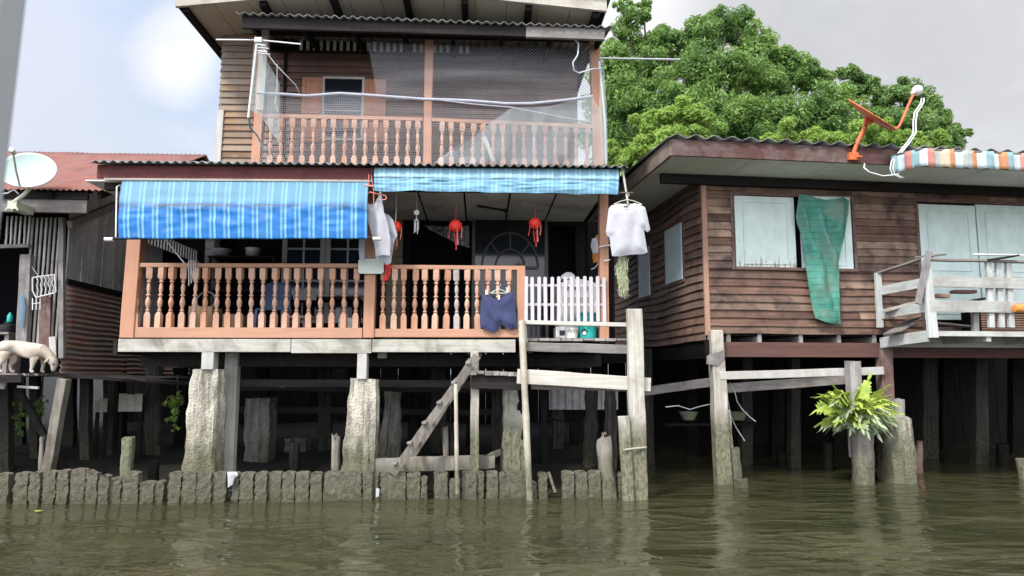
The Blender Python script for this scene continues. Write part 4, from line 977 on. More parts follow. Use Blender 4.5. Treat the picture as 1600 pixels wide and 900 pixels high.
mb = cloth(A, tw, -.2, .012, .006, 30, 4, seed=4); solo(mb, 'white_towel', M['shirt_grey'], A, 'narrow white towel hanging under the right end of the long blue awning', 'towel', smooth=180)
t = thing('pink_hanger_clip', 'pink plastic hanger frame hooked at the corner where both awnings meet', 'hanger', A, A.p(580, 310, -.52))
mb = MB(); p = lambda x, y, v=-.53: A.p(x, y, v)
mb.tube([p(576,272), p(577,289)], .007, 6); mb.tube([p(580,274), p(583,290)], .007, 6); mb.tube([p(570,290), p(584,290.5)], .011, 6); mb.tube([p(575,303), p(578,300), p(584,302), p(596,304), p(602,305.5), p(604,309), p(602,312), p(597,312.5)], .008, 6); mb.tube([p(583,290), p(584,303), p(584,318)], .006, 6)
build(mb, 'frame', M['pink'], t, smooth=60)
t = thing('red_strap', 'red strap with a buckle knotted round the railing near the middle post', 'strap', A, A.p(606, 440, -.05))
mb = MB(); 
for pts in ([(597,417),(604,413),(612,415)],[(604,414),(604,428),(600,439)],[(609,415),(608,430),(603,438)]): mb.tube([A.p(x, y, -.055) for x, y in pts], .014, 6)
mb.lathe([(.001,-.02),(.028,-.018),(.032,0),(.028,.018),(.001,.02)], A.p(607, 415.5, -.05), 12, (0,1,0)); build(mb, 'webbing', M['lantern'], t, smooth=50)
# navy shorts on a hanger
sho = [(753,462),(758,459),(764,461),(772,466),(781,466),(790,461),(797,456),(803,455.5),(804.5,470),(806,490),(808.5,511),(803,512.5),(799,515),(790,511),(783.5,507.5),(779,513),(773,520),(762,516),(750,510.5),(750,495),(752,475)]
mb = cloth(A, sho, -.075, .03, .016, 17, 5, seed=12, diag=.9); solo(mb, 'navy_shorts', M['navy'], A, 'navy blue shorts pegged to a hanger on the front of the lower railing', 'shorts', smooth=180)
hanger(780, 452, .23, -.075, M['white_metal'], 'white hanger holding the navy shorts on the railing', .07, rise=.05)
for x, y, l in ((760,457,'white clothes peg gripping the left corner of the navy shorts'), (792.5,453,'white clothes peg gripping the right corner of the navy shorts'), (779.5,465,'white clothes peg at the middle of the waistband of the navy shorts')):
    c = A.p(x, y, -.10); mb = MB(); mb.bar(c+V((-.006,0,-.03)), c+V((-.012,-.004,.035)), .012, .014, (1,0,0)); mb.bar(c+V((.006,.004,-.03)), c+V((.010,.012,.035)), .012, .014, (1,0,0)); solo(mb, 'clothes_peg', M['white_plastic'], A, l, 'clothes peg', 'pegs on the navy shorts')
# --- plastic sheet scrap above the doorway, lath on the ceiling
mb = cloth(A, [(660,352),(680,353),(705,354),(733,353),(733.5,388),(722,384),(705,376),(685,366),(668,357)], 1.6, .0, .02, 22, 4, 1, seed=3); solo(mb, 'plastic_sheet', M['clear'], A, 'torn clear plastic sheet pinned slanting above the dark doorway', 'plastic sheet', smooth=180)
mb = MB(); mb.bar(A.pz(746, 322, zc-.02), A.pz(790, 329, zc-.02), .03, .025); mb.box(*[q for pr in ((A.pz(788,328,zc-.02).x, A.pz(794,328,zc-.02).x), (A.pz(790,329,zc-.02).y-.05, A.pz(790,329,zc-.02).y+.05)) for q in pr], zc-.05, zc-.006); solo(mb, 'ceiling_lath', M['black'], A, 'short black lath with a block fixed slantwise to the balcony ceiling', 'lath')
# --- inside the balcony, seen between balusters
t = thing('plastic_chair', 'blue plastic chair standing behind the left railing', 'chair', A, (A.x(428, 1.0), 1.0, zf))
x = A.x(428, 1.0); blue = plain('faded_blue_plastic', (.10,.16,.30), .4); mb = MB(); mb.grid(lambda a, b: V((x-.2+.4*a, 1.2+.05*(2*a-1)**2*-1+.06*b, zf+.45+.42*b-(.05*(2*a-1)**4)*b)), 10, 8); build(mb, 'backrest', blue, t, solid=.012, smooth=60)
mb = MB(); mb.box(x-.2, x+.2, .8, 1.2, zf+.42, zf+.45); build(mb, 'seat', blue, t, bevel=.012)
for sx in (-1, 1):
    for y in (.82, 1.18): mb = MB(); mb.bar((x+sx*.21, y, zf), (x+sx*.18, y, zf+.42), .035, .035, (1,0,0)); build(mb, 'leg', blue, t)
x = A.x(470, .75); t = thing('stool', 'round stool with a red and white patterned top behind the left railing', 'stool', A, (x, .75, zf)); zt = A.z(495, .75, 470)
mb = MB(); mb.lathe([(.01,0),(.2,.0),(.215,.02),(.2,.035),(.01,.04)], (x, .75, zt-.035), 24); build(mb, 'seat', plain('patterned_seat', (.55,.50,.46), .5, .1, 5, (.42,.05,.07), .95), t, smooth=40)
for k in range(4): a_ = k*math.pi/2+.6; mb = MB(); mb.bar((x+.2*math.cos(a_), .75+.2*math.sin(a_), zf), (x+.14*math.cos(a_), .75+.14*math.sin(a_), zt-.03), .03, .03, (1,0,0)); build(mb, 'leg', M['grey'], t)
def carton(px0, px1, py0, py1, v, d, label, mat='cardboard', name='cardboard_box', cat='box'):
    a, b = A.p(px0, py1, v), A.p(px1, py0, v); zb = zf; mb = MB(); mb.box(a.x, b.x, v, v+d, zb, b.z-.004)
    t = build(mb, name, M[mat], None, A, ((a.x+b.x)/2, v+d/2, zb), bevel=.006, label=label, cat=cat)
    mb = MB(); mb.box(a.x+.004, (a.x+b.x)/2-.003, v+.004, v+d-.004, b.z-.003, b.z+.006); mb.box((a.x+b.x)/2+.003, b.x-.004, v+.004, v+d-.004, b.z-.003, b.z+.004); build(mb, 'lid_flap', M[mat], t); return t
carton(292, 332, 479, 527, .5, .4, 'large brown cardboard box behind the railing below the looped rope', 'cardboard')
carton(346, 374, 491, 527, .6, .3, 'smaller brown carton standing right of the large cardboard box')
carton(528, 558, 497, 527, .55, .25, 'white foam box on the floor beside the middle balcony post', 'white_plastic', 'foam_box')
t = thing('dining_table', 'dark table with a pale board leaning on it deep in the lower balcony', 'table', A, (A.x(480, 1.4), 1.5, zf)); xa, xb, z = A.x(420, 1.4), A.x(562, 1.4), A.z(466, 1.4)
mb = MB(); mb.box(xa, xb, 1.25, 1.8, z-.04, z); build(mb, 'tabletop', M['darkwood_x'], t, bevel=.006)
for x in (xa+.06, xb-.06):
    for y in (1.3, 1.74): mb = MB(); mb.box(x-.03, x+.03, y-.03, y+.03, zf, z-.04); build(mb, 'leg', M['darkwood'], t)
mb = MB(); a, b = A.p(458, 469, 1.22), A.p(495, 454, 1.22); mb.box(a.x, b.x, 1.2, 1.225, a.z, b.z); build(mb, 'front_board', M['cream'], t)
t = thing('metal_basin_shelf', 'dark shelf with dented metal basins under the shade of the long awning', 'shelf', A, (A.x(370, 1.7), 1.8, zf))
xa, xb = A.x(326, 1.7), A.x(430, 1.7); z = A.z(404, 1.7); mb = MB(); mb.box(xa, xb, 1.6, 1.95, z-.03, z); mb.box(xa, xb, 1.6, 1.95, z-.55, z-.52)
for x in (xa+.03, xb-.03): mb.box(x-.02, x+.02, 1.62, 1.66, zf, z-.03); mb.box(x-.02, x+.02, 1.9, 1.94, zf, z-.03)
build(mb, 'frame', M['darkwood_x'], t)
def basin(x, v, z, r, h, label, mat, cat='basin', name='metal_basin'):
    mb = MB(); mb.lathe([(.01,0),(r*.72,0),(r*.8,.01),(r,h),(r*1.06,h+.004),(r*.97,h-.002),(r*.76,.02),(.01,.015)], (x, v, z), 24)
    return build(mb, name, mat, None, A, (x, v, z), smooth=40, label=label, cat=cat)
basin(A.x(342, 1.75), 1.77, z+.001, .16, .12, 'larger dented metal basin at the left end of the dark shelf', M['steel']); basin(A.x(392, 1.75), 1.77, z+.001, .12, .14, 'taller metal basin near the right end of the dark shelf', M['steel'])
mb = MB(); c = A.p(322, 470, .9); mb.tube([c+V((.13*math.cos(t_), .1*math.sin(t_)*.2, .13*math.sin(t_))) for t_ in [2*math.pi*i/24 for i in range(24)]]+[c+V((.13,0,0))], .012, 6); solo(mb, 'hose_loop', M['cord'], A, 'pale hose loop standing behind the cardboard box on the balcony', 'hose', smooth=60)

# --- picket gate, platform, buckets
gx0, gx1 = A.x(818, -.03), A.x(947, -.03); gz0, gz1 = A.z(503, -.03, 880), A.z(432, -.03, 880)
t = thing('picket_gate', 'white picket gate with rounded tops closing the right end of the lower balcony', 'gate', A, ((gx0+gx1)/2, -.03, gz0)); pk = None
def picket(w, h, d):
    mb = MB(); n = 8; pts = [(-w/2, 0), (w/2, 0)]+[(w/2*math.cos(math.pi*i/n), h-w*.4+w*.4*math.sin(math.pi*i/n)) for i in range(n+1)]
    mb.loft([[V((x, y, z)) for x, z in pts] for y in (-d/2, d/2)]); return mb
for i in range(13):
    if pk is None: pk = build(picket(.046, gz1-gz0, .016), 'picket', M['picket'], None); pk.parent = t; q = pk
    else: q = pk.copy(); col.objects.link(q); q.parent = t
    x = gx0+.03+(gx1-gx0-.06)*i/12; q.location = V((x, -.045+rnd.uniform(-.003,.003), gz0+rnd.uniform(-.012,.006)))-org_of(t); q.rotation_euler = (0, rnd.uniform(-.012,.012), 0)
for zq in (A.z(446, -.03, 880), A.z(476, -.03, 880)): mb = MB(); mb.bar((gx0+.01, -.02, zq), (gx1, -.02, zq), .02, .034, (0,1,0)); build(mb, 'gate_rail', M['picket'], t, bevel=.003)
# white washing machine and plastic cabinet behind the gate
x0, x1 = A.x(872, .3), A.x(934, .3); zt = A.z(436, .3, 900)
t = thing('washing_machine', 'old white washing machine behind the picket gate', 'washing machine', A, ((x0+x1)/2, .55, zf))
mb = MB(); mb.box(x0, x1, .3, .78, zf+.14, zt-.05); build(mb, 'body', M['white_metal'], t, bevel=.02)
mb = MB(); n = 12; pr = [(x0+.03+(x1-x0-.06)*i/n, zt-.05+.055*math.sin(math.pi*i/n)) for i in range(n+1)]; mb.loft([[V((x, y, z)) for x, z in [(x1-.03, zt-.07), (x0+.03, zt-.07)]+pr] for y in (.32, .76)]); build(mb, 'lid', M['white_plastic'], t, smooth=50)
for k in range(3): mb = MB(); mb.lathe([(.001,0),(.028,0),(.026,.02),(.001,.022)], (x0+.12+k*.13, .3, zt-.12), 14, (0,-1,0)); build(mb, 'knob', M['black'], t, smooth=40)
mb = MB(); mb.box(x0+.06, x1-.06, .293, .299, zf+.25, zt-.25); build(mb, 'front_panel', plain('grey_panel', (.38,.38,.38), .4), t)
for sx in (x0+.05, x1-.05):
    for y in (.34, .74): mb = MB(); mb.box(sx-.03, sx+.03, y-.03, y+.03, zf, zf+.14); build(mb, 'leg', M['white_plastic'], t)
mb = MB(); a = A.p(893, 432, .35); mb.box(a.x-.14, a.x+.05, .35, .55, zt+.004, zt+.06); mb.loft([[(a.x-.14,.35,zt+.06),(a.x+.05,.35,zt+.06),(a.x+.05,.55,zt+.06),(a.x-.14,.55,zt+.06)],[(a.x-.06,.40,zt+.11),(a.x+.0,.40,zt+.11),(a.x+.0,.5,zt+.11),(a.x-.06,.5,zt+.11)]]); solo(mb, 'detergent_box', M['white_plastic'], A, 'white plastic tub standing on the old washing machine', 'tub', bevel=.01)
x0 = A.x(868, .1); mb = MB(); zt = A.z(511, .12, 880); mb.box(x0, A.x(884, .12), .1, .4, zf, zt); s = solo(mb, 'white_crate', M['white_plastic'], A, 'small white plastic box with a dark opening left of the white pail', 'box', bevel=.012)
mb = MB(); mb.box(A.x(874, .1), A.x(882, .1), .094, .099, A.z(524, .1), A.z(516, .1)); build(mb, 'opening', M['black'], s)
def pail(px0, px1, yt, yb, v, mat, label, taper=.86):
    x0, x1 = A.x(px0, v, yt), A.x(px1, v, yt); r = (x1-x0)/2; c = V(((x0+x1)/2, v+r, zf)); h = A.z(yt, v, (px0+px1)/2)-zf
    t = thing('bucket', label, 'bucket', A, c); mb = MB(); mb.lathe([(.01,0),(r*taper,0),(r*(taper+.01),.01),(r*.985,h-.03),(r*1.04,h-.028),(r*1.04,h),(r*.97,h),(r*(taper-.03),.02),(.01,.016)], c, 28); build(mb, 'body', mat, t, smooth=40)
    mb = MB(); mb.tube([c+V((r*1.03*math.cos(q), -r*1.0*math.sin(q)*.35, h-.02-.10*math.sin(q))) for q in [math.pi*i/14 for i in range(15)]], .005, 6); build(mb, 'handle', M['steel'], t); return t, c, r, h
t, c, r, h = pail(884, 905, 511.5, 530, .02, M['white_plastic'], 'white pail with coloured printing between white box and teal tub')
mb = MB()
for k in range(7): a_ = -math.pi/2-.75+k*.25; mb.box(c.x+r*.985*math.cos(a_)-.008, c.x+r*.985*math.cos(a_)+.008, c.y+r*.985*math.sin(a_)-.004, c.y+r*.985*math.sin(a_), zf+h*.55+.02*(k%2), zf+h*.68)
build(mb, 'print', plain('brown_print', (.28,.16,.10), .5), t)
t, c, r, h = pail(904, 936, 488, 531, .02, M['teal'], 'big teal plastic tub behind the landing rail', .9)
mb = MB(); z = zf+.035; mb.lathe([(.001,0),(.042,0),(.042,.003),(.001,.0035)], (c.x-.06, c.y-r*.915, z+.05), 4, (0,-1,0)); mb.box(c.x-.1, c.x-.02, c.y-r*.93, c.y-r*.915, z+.03, z+.06); build(mb, 'sticker', M['black'], t)
mb = MB(); mb.lathe([(.001,0),(.025,0),(.025,.003),(.001,.0035)], (c.x-.06, c.y-r*.935, z+.03), 14, (0,-1,0)); build(mb, 'sticker_patch', M['white_plastic'], t)
# hanging bags at the right post
mb = cloth(A, [(925,373),(932,371),(935,385),(934,396),(926,396),(923,385)], .9, .04, .01, 30, 4, seed=21); solo(mb, 'white_bag', M['shirt'], A, 'white plastic bag hanging in the shade behind the right balcony post', 'bag', smooth=180)
mb = cloth(A, [(931,368),(938,366),(939,400),(936,409),(927,411),(925,397),(934,395)], 1.0, .03, .012, 30, 4, seed=22); solo(mb, 'orange_bag', fabric('orange_cloth', (.55,.22,.06)), A, 'orange cloth bag hanging behind the white bag at the right balcony post', 'bag', smooth=180)
mb = MB(); mb.tube([A.p(924, 421, .3), A.p(930, 418, .2), A.p(937, 409, .05), A.p(948, 407, -.06), A.p(953, 406, -.05)], .008, 6); mb.tube([A.p(936, 386, -.04), A.p(945, 384, -.07), A.p(953, 383, -.04)], .009, 6); solo(mb, 'white_wire', M['cable'], A, 'white wire wrapped round the right balcony post above the gate', 'wire', smooth=60)
# pale moss plant
def moss(px, yt, yb, w, v, label):
    c = A.p(px, yt, v); zb = A.z(yb, v, px); mb = MB(); ww = w/FPX*9.6
    for i in range(420):
        x = rnd.gauss(0, .3); t0 = rnd.random(); z0 = c.z-(c.z-zb)*.72*t0; wd = ww*(1-.25*t0) ; p = V((c.x+x*wd*.5, v+rnd.gauss(0,.3)*wd*.5, z0)); pts = [p]
        for k in range(5): p = p+V((rnd.uniform(-.016,.016), rnd.uniform(-.016,.016), -(c.z-zb)*rnd.uniform(.03,.075))); pts.append(p)
        mb.tube(pts, .0038, 3, .002)
    return solo(mb, 'hanging_moss', M['moss'], A, label, 'air plant')
moss(972, 399, 466, 22, -.45, 'pale green beard of hanging moss below the white T-shirt')

# --- platform and landing at the right end
p1 = A.p(822, 536, -.32); p2 = A.p(981, 540, -.32); t = thing('landing_stage', 'weathered wooden landing stage with a pale cross plank beside the picket gate', 'landing stage', A, (A.x(900, -.3), -.3, 0))
mb = MB(); n = 9
for i in range(n): x0 = A.x(822, 0)+(A.x(972, 0)-A.x(822, 0))*i/n; mb.box(x0+.006, x0+(A.x(972,0)-A.x(822,0))/n-.006, -.30+rnd.uniform(-.03,.03), .05, zf-.05+rnd.uniform(-.006,.006), zf-.02)
build(mb, 'deck', M['grey_y'], t)
mb = MB(); z = A.z(544, -.3, 900); mb.bar((A.x(822,-.3), -.3, A.z(541.5,-.3,822)), (A.x(981,-.3), -.3, A.z(546,-.3,981)), .06, .115, (0,1,0), 6, .004); build(mb, 'front_beam', M['grey_x'], t, bevel=.006)
mb = MB(); mb.bar(A.p(815, 503.5, -.34), A.p(980, 507.5, -.34), .05, .052, (0,1,0), 5, .003); build(mb, 'hand_rail', M['pale_x'], t, bevel=.006)
mb = MB(); mb.bar(A.p(821, 508, -.30), A.p(822.5, 536, -.30), .03, .03, (1,0,0)); build(mb, 'rail_post', M['white_post'], t)
mb = MB(); mb.bar(A.p(808, 588, -.36), A.p(1016.5, 601, -.36), .045, .185, (0,1,0), 8, .004, h1=.17); build(mb, 'cross_plank', M['pale_x'], t, bevel=.006)
mb = MB(); mb.bar(A.p(830, 603, -.22), A.p(985, 607, -.22), .07, .08, (0,1,0), 6, .004); build(mb, 'under_beam', M['grey_x'], t, bevel=.006)
def lean_post(x0, y0, x1, y1, w0, w1, v, mat, d, v1=None, bot=-.5, seg=8, wob=.006, round_=False):
    """post from its top pixel to its waterline pixel, carried on under water"""
    a, b = A.p(x0, y0, v), A.p(x1, y1, v1 if v1 is not None else v); dr = (b-a)/(b.z-a.z); c = b+dr*(bot-b.z); mb = MB()
    if round_: mb.rough(c, a, w1/2, w0/2, 16, 12, .006, .0, x0, 9)
    else: mb.bar(c, a, w1, d, (1,0,0), seg, wob, w1=w0)
    return mb
px = lambda n, v=-.35: n/FPX*(9.7+v)
o = build(lean_post(815, 501, 827.5, 776, px(11), px(10), -.4, None, .08, round_=True), 'thin_post', M['pole'], t, smooth=60)
o = build(lean_post(990.5, 483, 998, 775, px(23.5), px(27), -.4, None, .12), 'tall_post', M['pile_wood'], t, bevel=.012); o['label'] = 'tall pale square post at the corner of the landing'
build(lean_post(974, 650, 981, 775, px(17), px(17), -.5, None, .06), 'side_plank', M['pile_wood'], t, bevel=.008)
mb = MB(); mb.tube([A.p(975, 703, -.56), A.p(992, 700.5, -.5), A.p(1010, 699, -.46)], .012, 6); build(mb, 'lashing', M['pole'], t, smooth=60)
# lower step of the landing
mb = MB(); mb.bar(A.p(736, 595, -.2), A.p(816, 598, -.2), .08, .19, (0,1,0), 5, .004); build(mb, 'step_beam', M['darkwood_x'], t, bevel=.006)
mb = MB()
for i in range(7): x0 = 734+i*11.8; a, b = A.p(x0, 580, -.27), A.p(x0+11, 580, -.27); z = A.z(579+i*.4, -.27, x0); mb.box(a.x, b.x, -.3+rnd.uniform(-.03,.02), .45, z-.05+rnd.uniform(-.008,.008), z+rnd.uniform(-.006,.006))
build(mb, 'step_boards', M['grey_y'], t, bevel=.004)
build(lean_post(741.5, 549, 741.5, 735, px(13), px(14), -.12, None, .09), 'step_post', M['pile_wood'], t, bevel=.01)
build(lean_post(848, 604, 852, 735, px(12), px(12), 1.4, None, .1), 'step_post', M['pile_dark'], t)
# ladder: two weathered stringers leaning against the step, worn rungs
t = thing('ladder', 'old wooden ladder leaning from the bank piles up to the landing step', 'ladder', A, A.p(620, 737, -.2))
for dx, v in ((0, -.28), (15, .14)):
    mb = MB(); mb.bar(A.p(613+dx, 741-dx*.3, v), A.p(746+dx*.2, 556-dx*.4, v), .05, px(13), (0,1,0), 9, .006); build(mb, 'stringer', M['stump'], t, bevel=.006)
for k in range(6): f = .08+k*.17; a, b = A.p(613, 741, -.28).lerp(A.p(746, 556, -.28), f), A.p(628, 737, .14).lerp(A.p(749, 550, .14), f); e = (b-a).normalized(); mb = MB(); mb.bar(a-e*.09+V((-.04,0,.02)), b+e*.04+V((-.04,0,.02)), .06, .03); build(mb, 'rung', M['grey_y'], t, bevel=.005)
mb = lean_post(712, 600, 714, 748, px(6), px(6.5), -.42, None, .04, round_=True, bot=.1); solo(mb, 'bamboo_stick', M['pole'], A, 'thin upright bamboo stick beside the old ladder', 'stick', smooth=60)
mb = MB(); mb.rough(A.p(586, 727, .1), A.p(773, 721, .1), .09, .085, 16, 12, .012, .75, 4, 5); solo(mb, 'timber_log', M['stump'], A, 'heavy squared log lying on the bank behind the ladder foot', 'log', smooth=50)
mb = MB(); mb.rough(A.p(745, 724, .5), A.p(783, 706, .5), .05, .05, 8, 10, .01, .6, 9, 5); solo(mb, 'timber_log', M['stump'], A, 'short dark log end sloping up behind the heavy squared log', 'log', smooth=50)
# broken stakes behind the bank piles
def stake(px_, yt, yb, w, v, label, mat='stump', lean=0, seed=1, F=A, bot=None, sq=.3, cat='stake', name='wooden_stake', top=.05, w2=None, amp=.012, group='old stakes along the bank'):
    a, b = F.p(px_+lean, yt, v), F.p(px_, yb, v); r = w/2/FPX*(b.y-0 if F is W else (F.m@b).y); bb = b+(b-a).normalized()*.5
    mb = MB(); r2 = (w2 or w)/w*r; mb.rough(bb, a, lambda q: r2+(r-r2)*q, 0, 14, 14, amp, sq, seed, 9, top); return solo(mb, name, M[mat], F, label, cat, group, smooth=50)
stake(198, 684, 735, 17, .2, 'pale stub of a stake left of the left concrete pillar', 'pile_wood', 3, 1, sq=.5)
stake(524, 684, 738, 13, .2, 'split grey stake left of the middle concrete pillar', 'stump', 1, 2, top=.12)
stake(697, 671, 714, 8, .3, 'thin jagged stake left of the bamboo stick', 'stump', -1, 3, top=.15)
stake(705, 668, 714, 9, .35, 'dark jagged stake touching the bamboo stick', 'pile_dark', 1, 4, top=.1)
stake(950, 686, 770, 22, -.22, 'crumbling honeycombed timber stub left of the tall pale post', 'stump', -7, 5, sq=.6, top=.1, amp=.02)
stake(944, 676, 740, 7, .3, 'thin stub peeping over the honeycombed timber stub', 'stump', 0, 6)
stake(64, 684, 740, 7, .3, 'thin stake leaning on the shack post behind the bank piles', 'stump', 1, 7)
stake(240, 722, 745, 15, .5, 'low rounded dark stub behind the broken bank piles', 'pile_dark', 0, 8)
stake(460, 690, 740, 16, .9, 'dark stub between the two concrete pillars', 'pile_dark', 0, 9)
mb = MB(); mb.rough(A.p(857, 738, -.2), A.p(868, 770, -.3), .02, .02, 6, 8, .004); solo(mb, 'wooden_stake', M['stump'], A, 'thin slat leaning in the gap of the bank pile row', 'stake', 'old stakes along the bank')

# --- row of concrete bank piles
rows = [(-6,14,739),(23,44,738),(47,63,737),(68,88,735),(90,107,734),(111,134,732.5),(135,153,733,'broken'),(155,170,742,'low'),(171,190,746),(192,217,737),(219,241,752,'low'),(242,256,751),(264,283,737),(285,307,737),(308,331,737),(333,354,737),(363,374,738),(375,397,738),(399,417,737),(420,440,737),(441,461,737),(462,483,737),(485,503,738),(506,566,737,'wide'),(567,592,737,'split'),(594,634,738,'wide'),(636,657,738),(658,667,744),(678,700,737),(702,719,748,'low'),(722,745,736),(746,756,737),(760,778,736),(779,789,738),(790,822,737,'wide'),(829,839,752),(841,855,738),(878,897,736),(898,918,736),(919,939,735),(966,974,738)]
desc = {'': 'concrete pile', 'broken': 'broken open concrete pile', 'low': 'low worn down concrete pile', 'wide': 'extra wide concrete pile', 'split': 'cracked concrete pile'}
def where(x):
    marks = [(40,'below the white dog'),(80,'in front of the leaning shack post'),(112,'right of the leaning shack post'),(140,'left of the pale stake stub'),(205,'in front of the pale stake stub'),(262,'between the pale stake stub and left concrete pillar'),(318,'in front of the left concrete pillar'),(366,'just right of the left concrete pillar'),(470,'between the two concrete pillars'),(540,'just left of the middle concrete pillar'),(592,'in front of the middle concrete pillar'),(660,'below the ladder foot'),(740,'beside the bamboo stick'),(800,'left of the thin round landing post'),(862,'just right of the thin round landing post'),(945,'left of the honeycombed timber stub'),(2000,'behind the tall pale post')]
    return next(t for lim, t in marks if x < lim)
count = {}
for r_ in rows: count[(r_[3] if len(r_) > 3 else '', where((r_[0]+r_[1])/2))] = count.get((r_[3] if len(r_) > 3 else '', where((r_[0]+r_[1])/2)), 0)+1
ordn = ['first', 'second', 'third', 'fourth', 'fifth', 'sixth', 'seventh']; seen = {}
for i, r_ in enumerate(rows):
    kind = r_[3] if len(r_) > 3 else ''; wh = where((r_[0]+r_[1])/2); key = (kind, wh); k = seen.get(key, 0); seen[key] = k+1
    lab = desc[kind]+' '+wh if count[key] == 1 else ordn[k]+' '+desc[kind]+' from the left '+wh
    v = -.30+rnd.uniform(-.03, .03); a, b = A.p(r_[0], r_[2], v), A.p(r_[1], r_[2], v); zt = a.z; x0, x1 = a.x, b.x; th = .11
    nx = max(6, int((x1-x0)/.018)); ny, nz = 3, 40; rings = []
    for j in range(nz+1):
        z = -.5+(zt+.5)*j/nz; ring = []
        for (fx, fy) in [(q/nx, 0) for q in range(nx+1)]+[(1, q/ny) for q in range(1, ny+1)]+[(q/nx, 1) for q in range(nx-1, -1, -1)]+[(0, q/ny) for q in range(ny-1, 0, -1)]:
            x = x0+(x1-x0)*fx; y = v+th*fy; zz_ = z
            cx = min(fx, 1-fx)*(x1-x0)
            if j >= nz-2: zz_ -= max(0, .03-cx)*.5+.018*abs(noise.noise(V((x*9, i, 1))))
            if kind == 'broken' and j > nz-12: zz_ -= .09*max(0, .6-abs(fx-.75))*(j-nz+12)/12
            if kind == 'split' and abs(fx-.75) < .12: y += .05*(1-fy); zz_ -= .05*(j == nz)
            tap = 1-.04*max(0, (z/zt))
            n_ = noise.noise(V((x*14, z*14, i*3.1)))*.014+noise.noise(V((x*26, z*44, i)))*.013+noise.noise(V((x*60, z*80, i*2)))*.007
            ring.append(V((x0+(x1-x0)*(.5+(fx-.5)*tap)+n_*(.5 if 0 < fx < 1 else .8), y+n_*(1-2*fy), zz_)))
        rings.append(ring)
    mb = MB(); mb.loft(rings); solo(mb, 'concrete_pile', M['bank_pile'], A, lab, 'concrete pile', 'row of concrete piles along the bank', smooth=50)
for pts, lab in (([(355,737),(370,737),(372,742),(366,748),(364,757),(356,762),(356,750)], 'crumpled white plastic bag caught between the bank piles'), ([(588,762),(593,764),(592,776),(587,777)], 'small dark and white scrap of bag at the cracked bank pile')):
    mb = cloth(A, pts, -.33, .02, .012, 40, 3, seed=len(lab)); solo(mb, 'plastic_bag', M['shirt'], A, lab, 'plastic bag', smooth=180)

for i, (px_, py_, s_, lab) in enumerate(((60, 798, .03, 'yellow leaf floating on the water at the far left'),)):
    c = A.pz(px_, py_, .03); mb = MB(); mb.loft([[c+V((math.cos(t_)*s_*(1.6), math.sin(t_)*s_*.7, dz_+.004*math.cos(2*t_))) for t_ in [2*math.pi*k/10 for k in range(10)]] for dz_ in (0, .003)]); solo(mb, 'floating_leaf', M['fern'], A, lab, 'leaf')
# --- upper balcony nets, rope, antenna
def net(tl, tr, bl, br, v, mat, label, sagv=.06, seed=0, wave=.03, name='netting', top_sag=0):
    a, b, c, d = A.p(*tl, v), A.p(*tr, v), A.p(*bl, v), A.p(*br, v); mb = MB()
    def f(u, w):
        p = a.lerp(b, u).lerp(c.lerp(d, u), w); return p+V((0, -sagv*math.sin(math.pi*w)*math.sin(math.pi*u)+wave*noise.noise(V((u*5, w*4, seed))), -top_sag*(1-w)*math.sin(math.pi*u)+.04*noise.noise(V((u*4, w*3, seed+5)))*(1-abs(2*w-1))))
    mb.grid(f, 60, 24); return solo(mb, name, mat, A, label, 'net', 'nets on the upper balcony', smooth=180)
net((575,66), (930,70), (590,158), (926,158), V2-.12, M['net_coarse'], 'grey fishing net drooping from the upper canopy to the white rope', .08, 1, .05, top_sag=.03)
net((402,146), (925,160), (404,256), (934,262), V2-.10, M['net_fine'], 'fine grey mesh stretched over the upper balcony railing', .03, 2, .02)
ps = [(678,254),(720,226),(760,196),(800,168),(860,166),(905,153),(926,152),(940,175),(947,220),(948,258),(880,257),(780,256)]
def uvnet(mb, sx=1.0):
    xs_ = [v.x for v in mb.v]; zs_ = [v.z for v in mb.v]; x0, x1, z0, z1 = min(xs_), max(xs_), min(zs_), max(zs_)
    for i, f in enumerate(mb.f): mb.uv[i] = tuple(((mb.v[k].x-x0)/(x1-x0), (mb.v[k].z-z0)/(z1-z0)) for k in f)
    return mb
solo(uvnet(cloth(A, ps, V2-.2, 0, .03, 9, 4, 1, seed=31)), 'netting', M['net_sheer'], A, 'white sheer net draped slantwise over the right end of the upper railing', 'net', 'nets on the upper balcony', smooth=180)
solo(uvnet(cloth(A, [(398,55),(406,75),(437,130),(437,225),(405,178),(393,175),(392,120)], V2-.16, 0, .02, 9, 4, 1, seed=33)), 'netting', M['net_side'], A, 'thin white net strip hanging beside the antenna', 'net', 'nets on the upper balcony', smooth=180)
solo(uvnet(cloth(A, [(938,92),(943,92),(948,170),(950,250),(940,252),(936,170)], V2-.18, 0, .01, 9, 4, 1, seed=35)), 'netting', M['net_side'], A, 'narrow white net strip hanging on the right upper post', 'net', 'nets on the upper balcony', smooth=180)
t = thing('white_rope', 'bundled white net rope sagging across the upper balcony', 'rope', A, A.p(660, 155, V2-.14)); mb = MB()
pts = [A.p(x, y, V2-.14) for x, y in ((402,145),(440,147),(480,150),(530,146),(580,149),(620,152),(661,155),(700,156),(740,158),(790,162),(830,162),(880,157),(926,151))]
mb.tube(pts, .022, 8); build(mb, 'bundle', M['shirt_grey'], t, smooth=60); mb = MB(); mb.tube([A.p(x, y, V2-.15) for x, y in ((674,155),(740,163),(800,168),(860,180),(926,192))], .010, 6); build(mb, 'loose_strand', M['shirt_grey'], t, smooth=60)
t = thing('tv_antenna', 'white rooftop aerial on a pole at the left corner of the upper balcony', 'antenna', A, A.p(388, 184, V2-.3))
mb = MB(); mb.tube([A.p(388, 184, V2-.3), A.p(402, 62, V2-.36)], .017, 8); build(mb, 'mast', M['white_metal'], t, smooth=60)
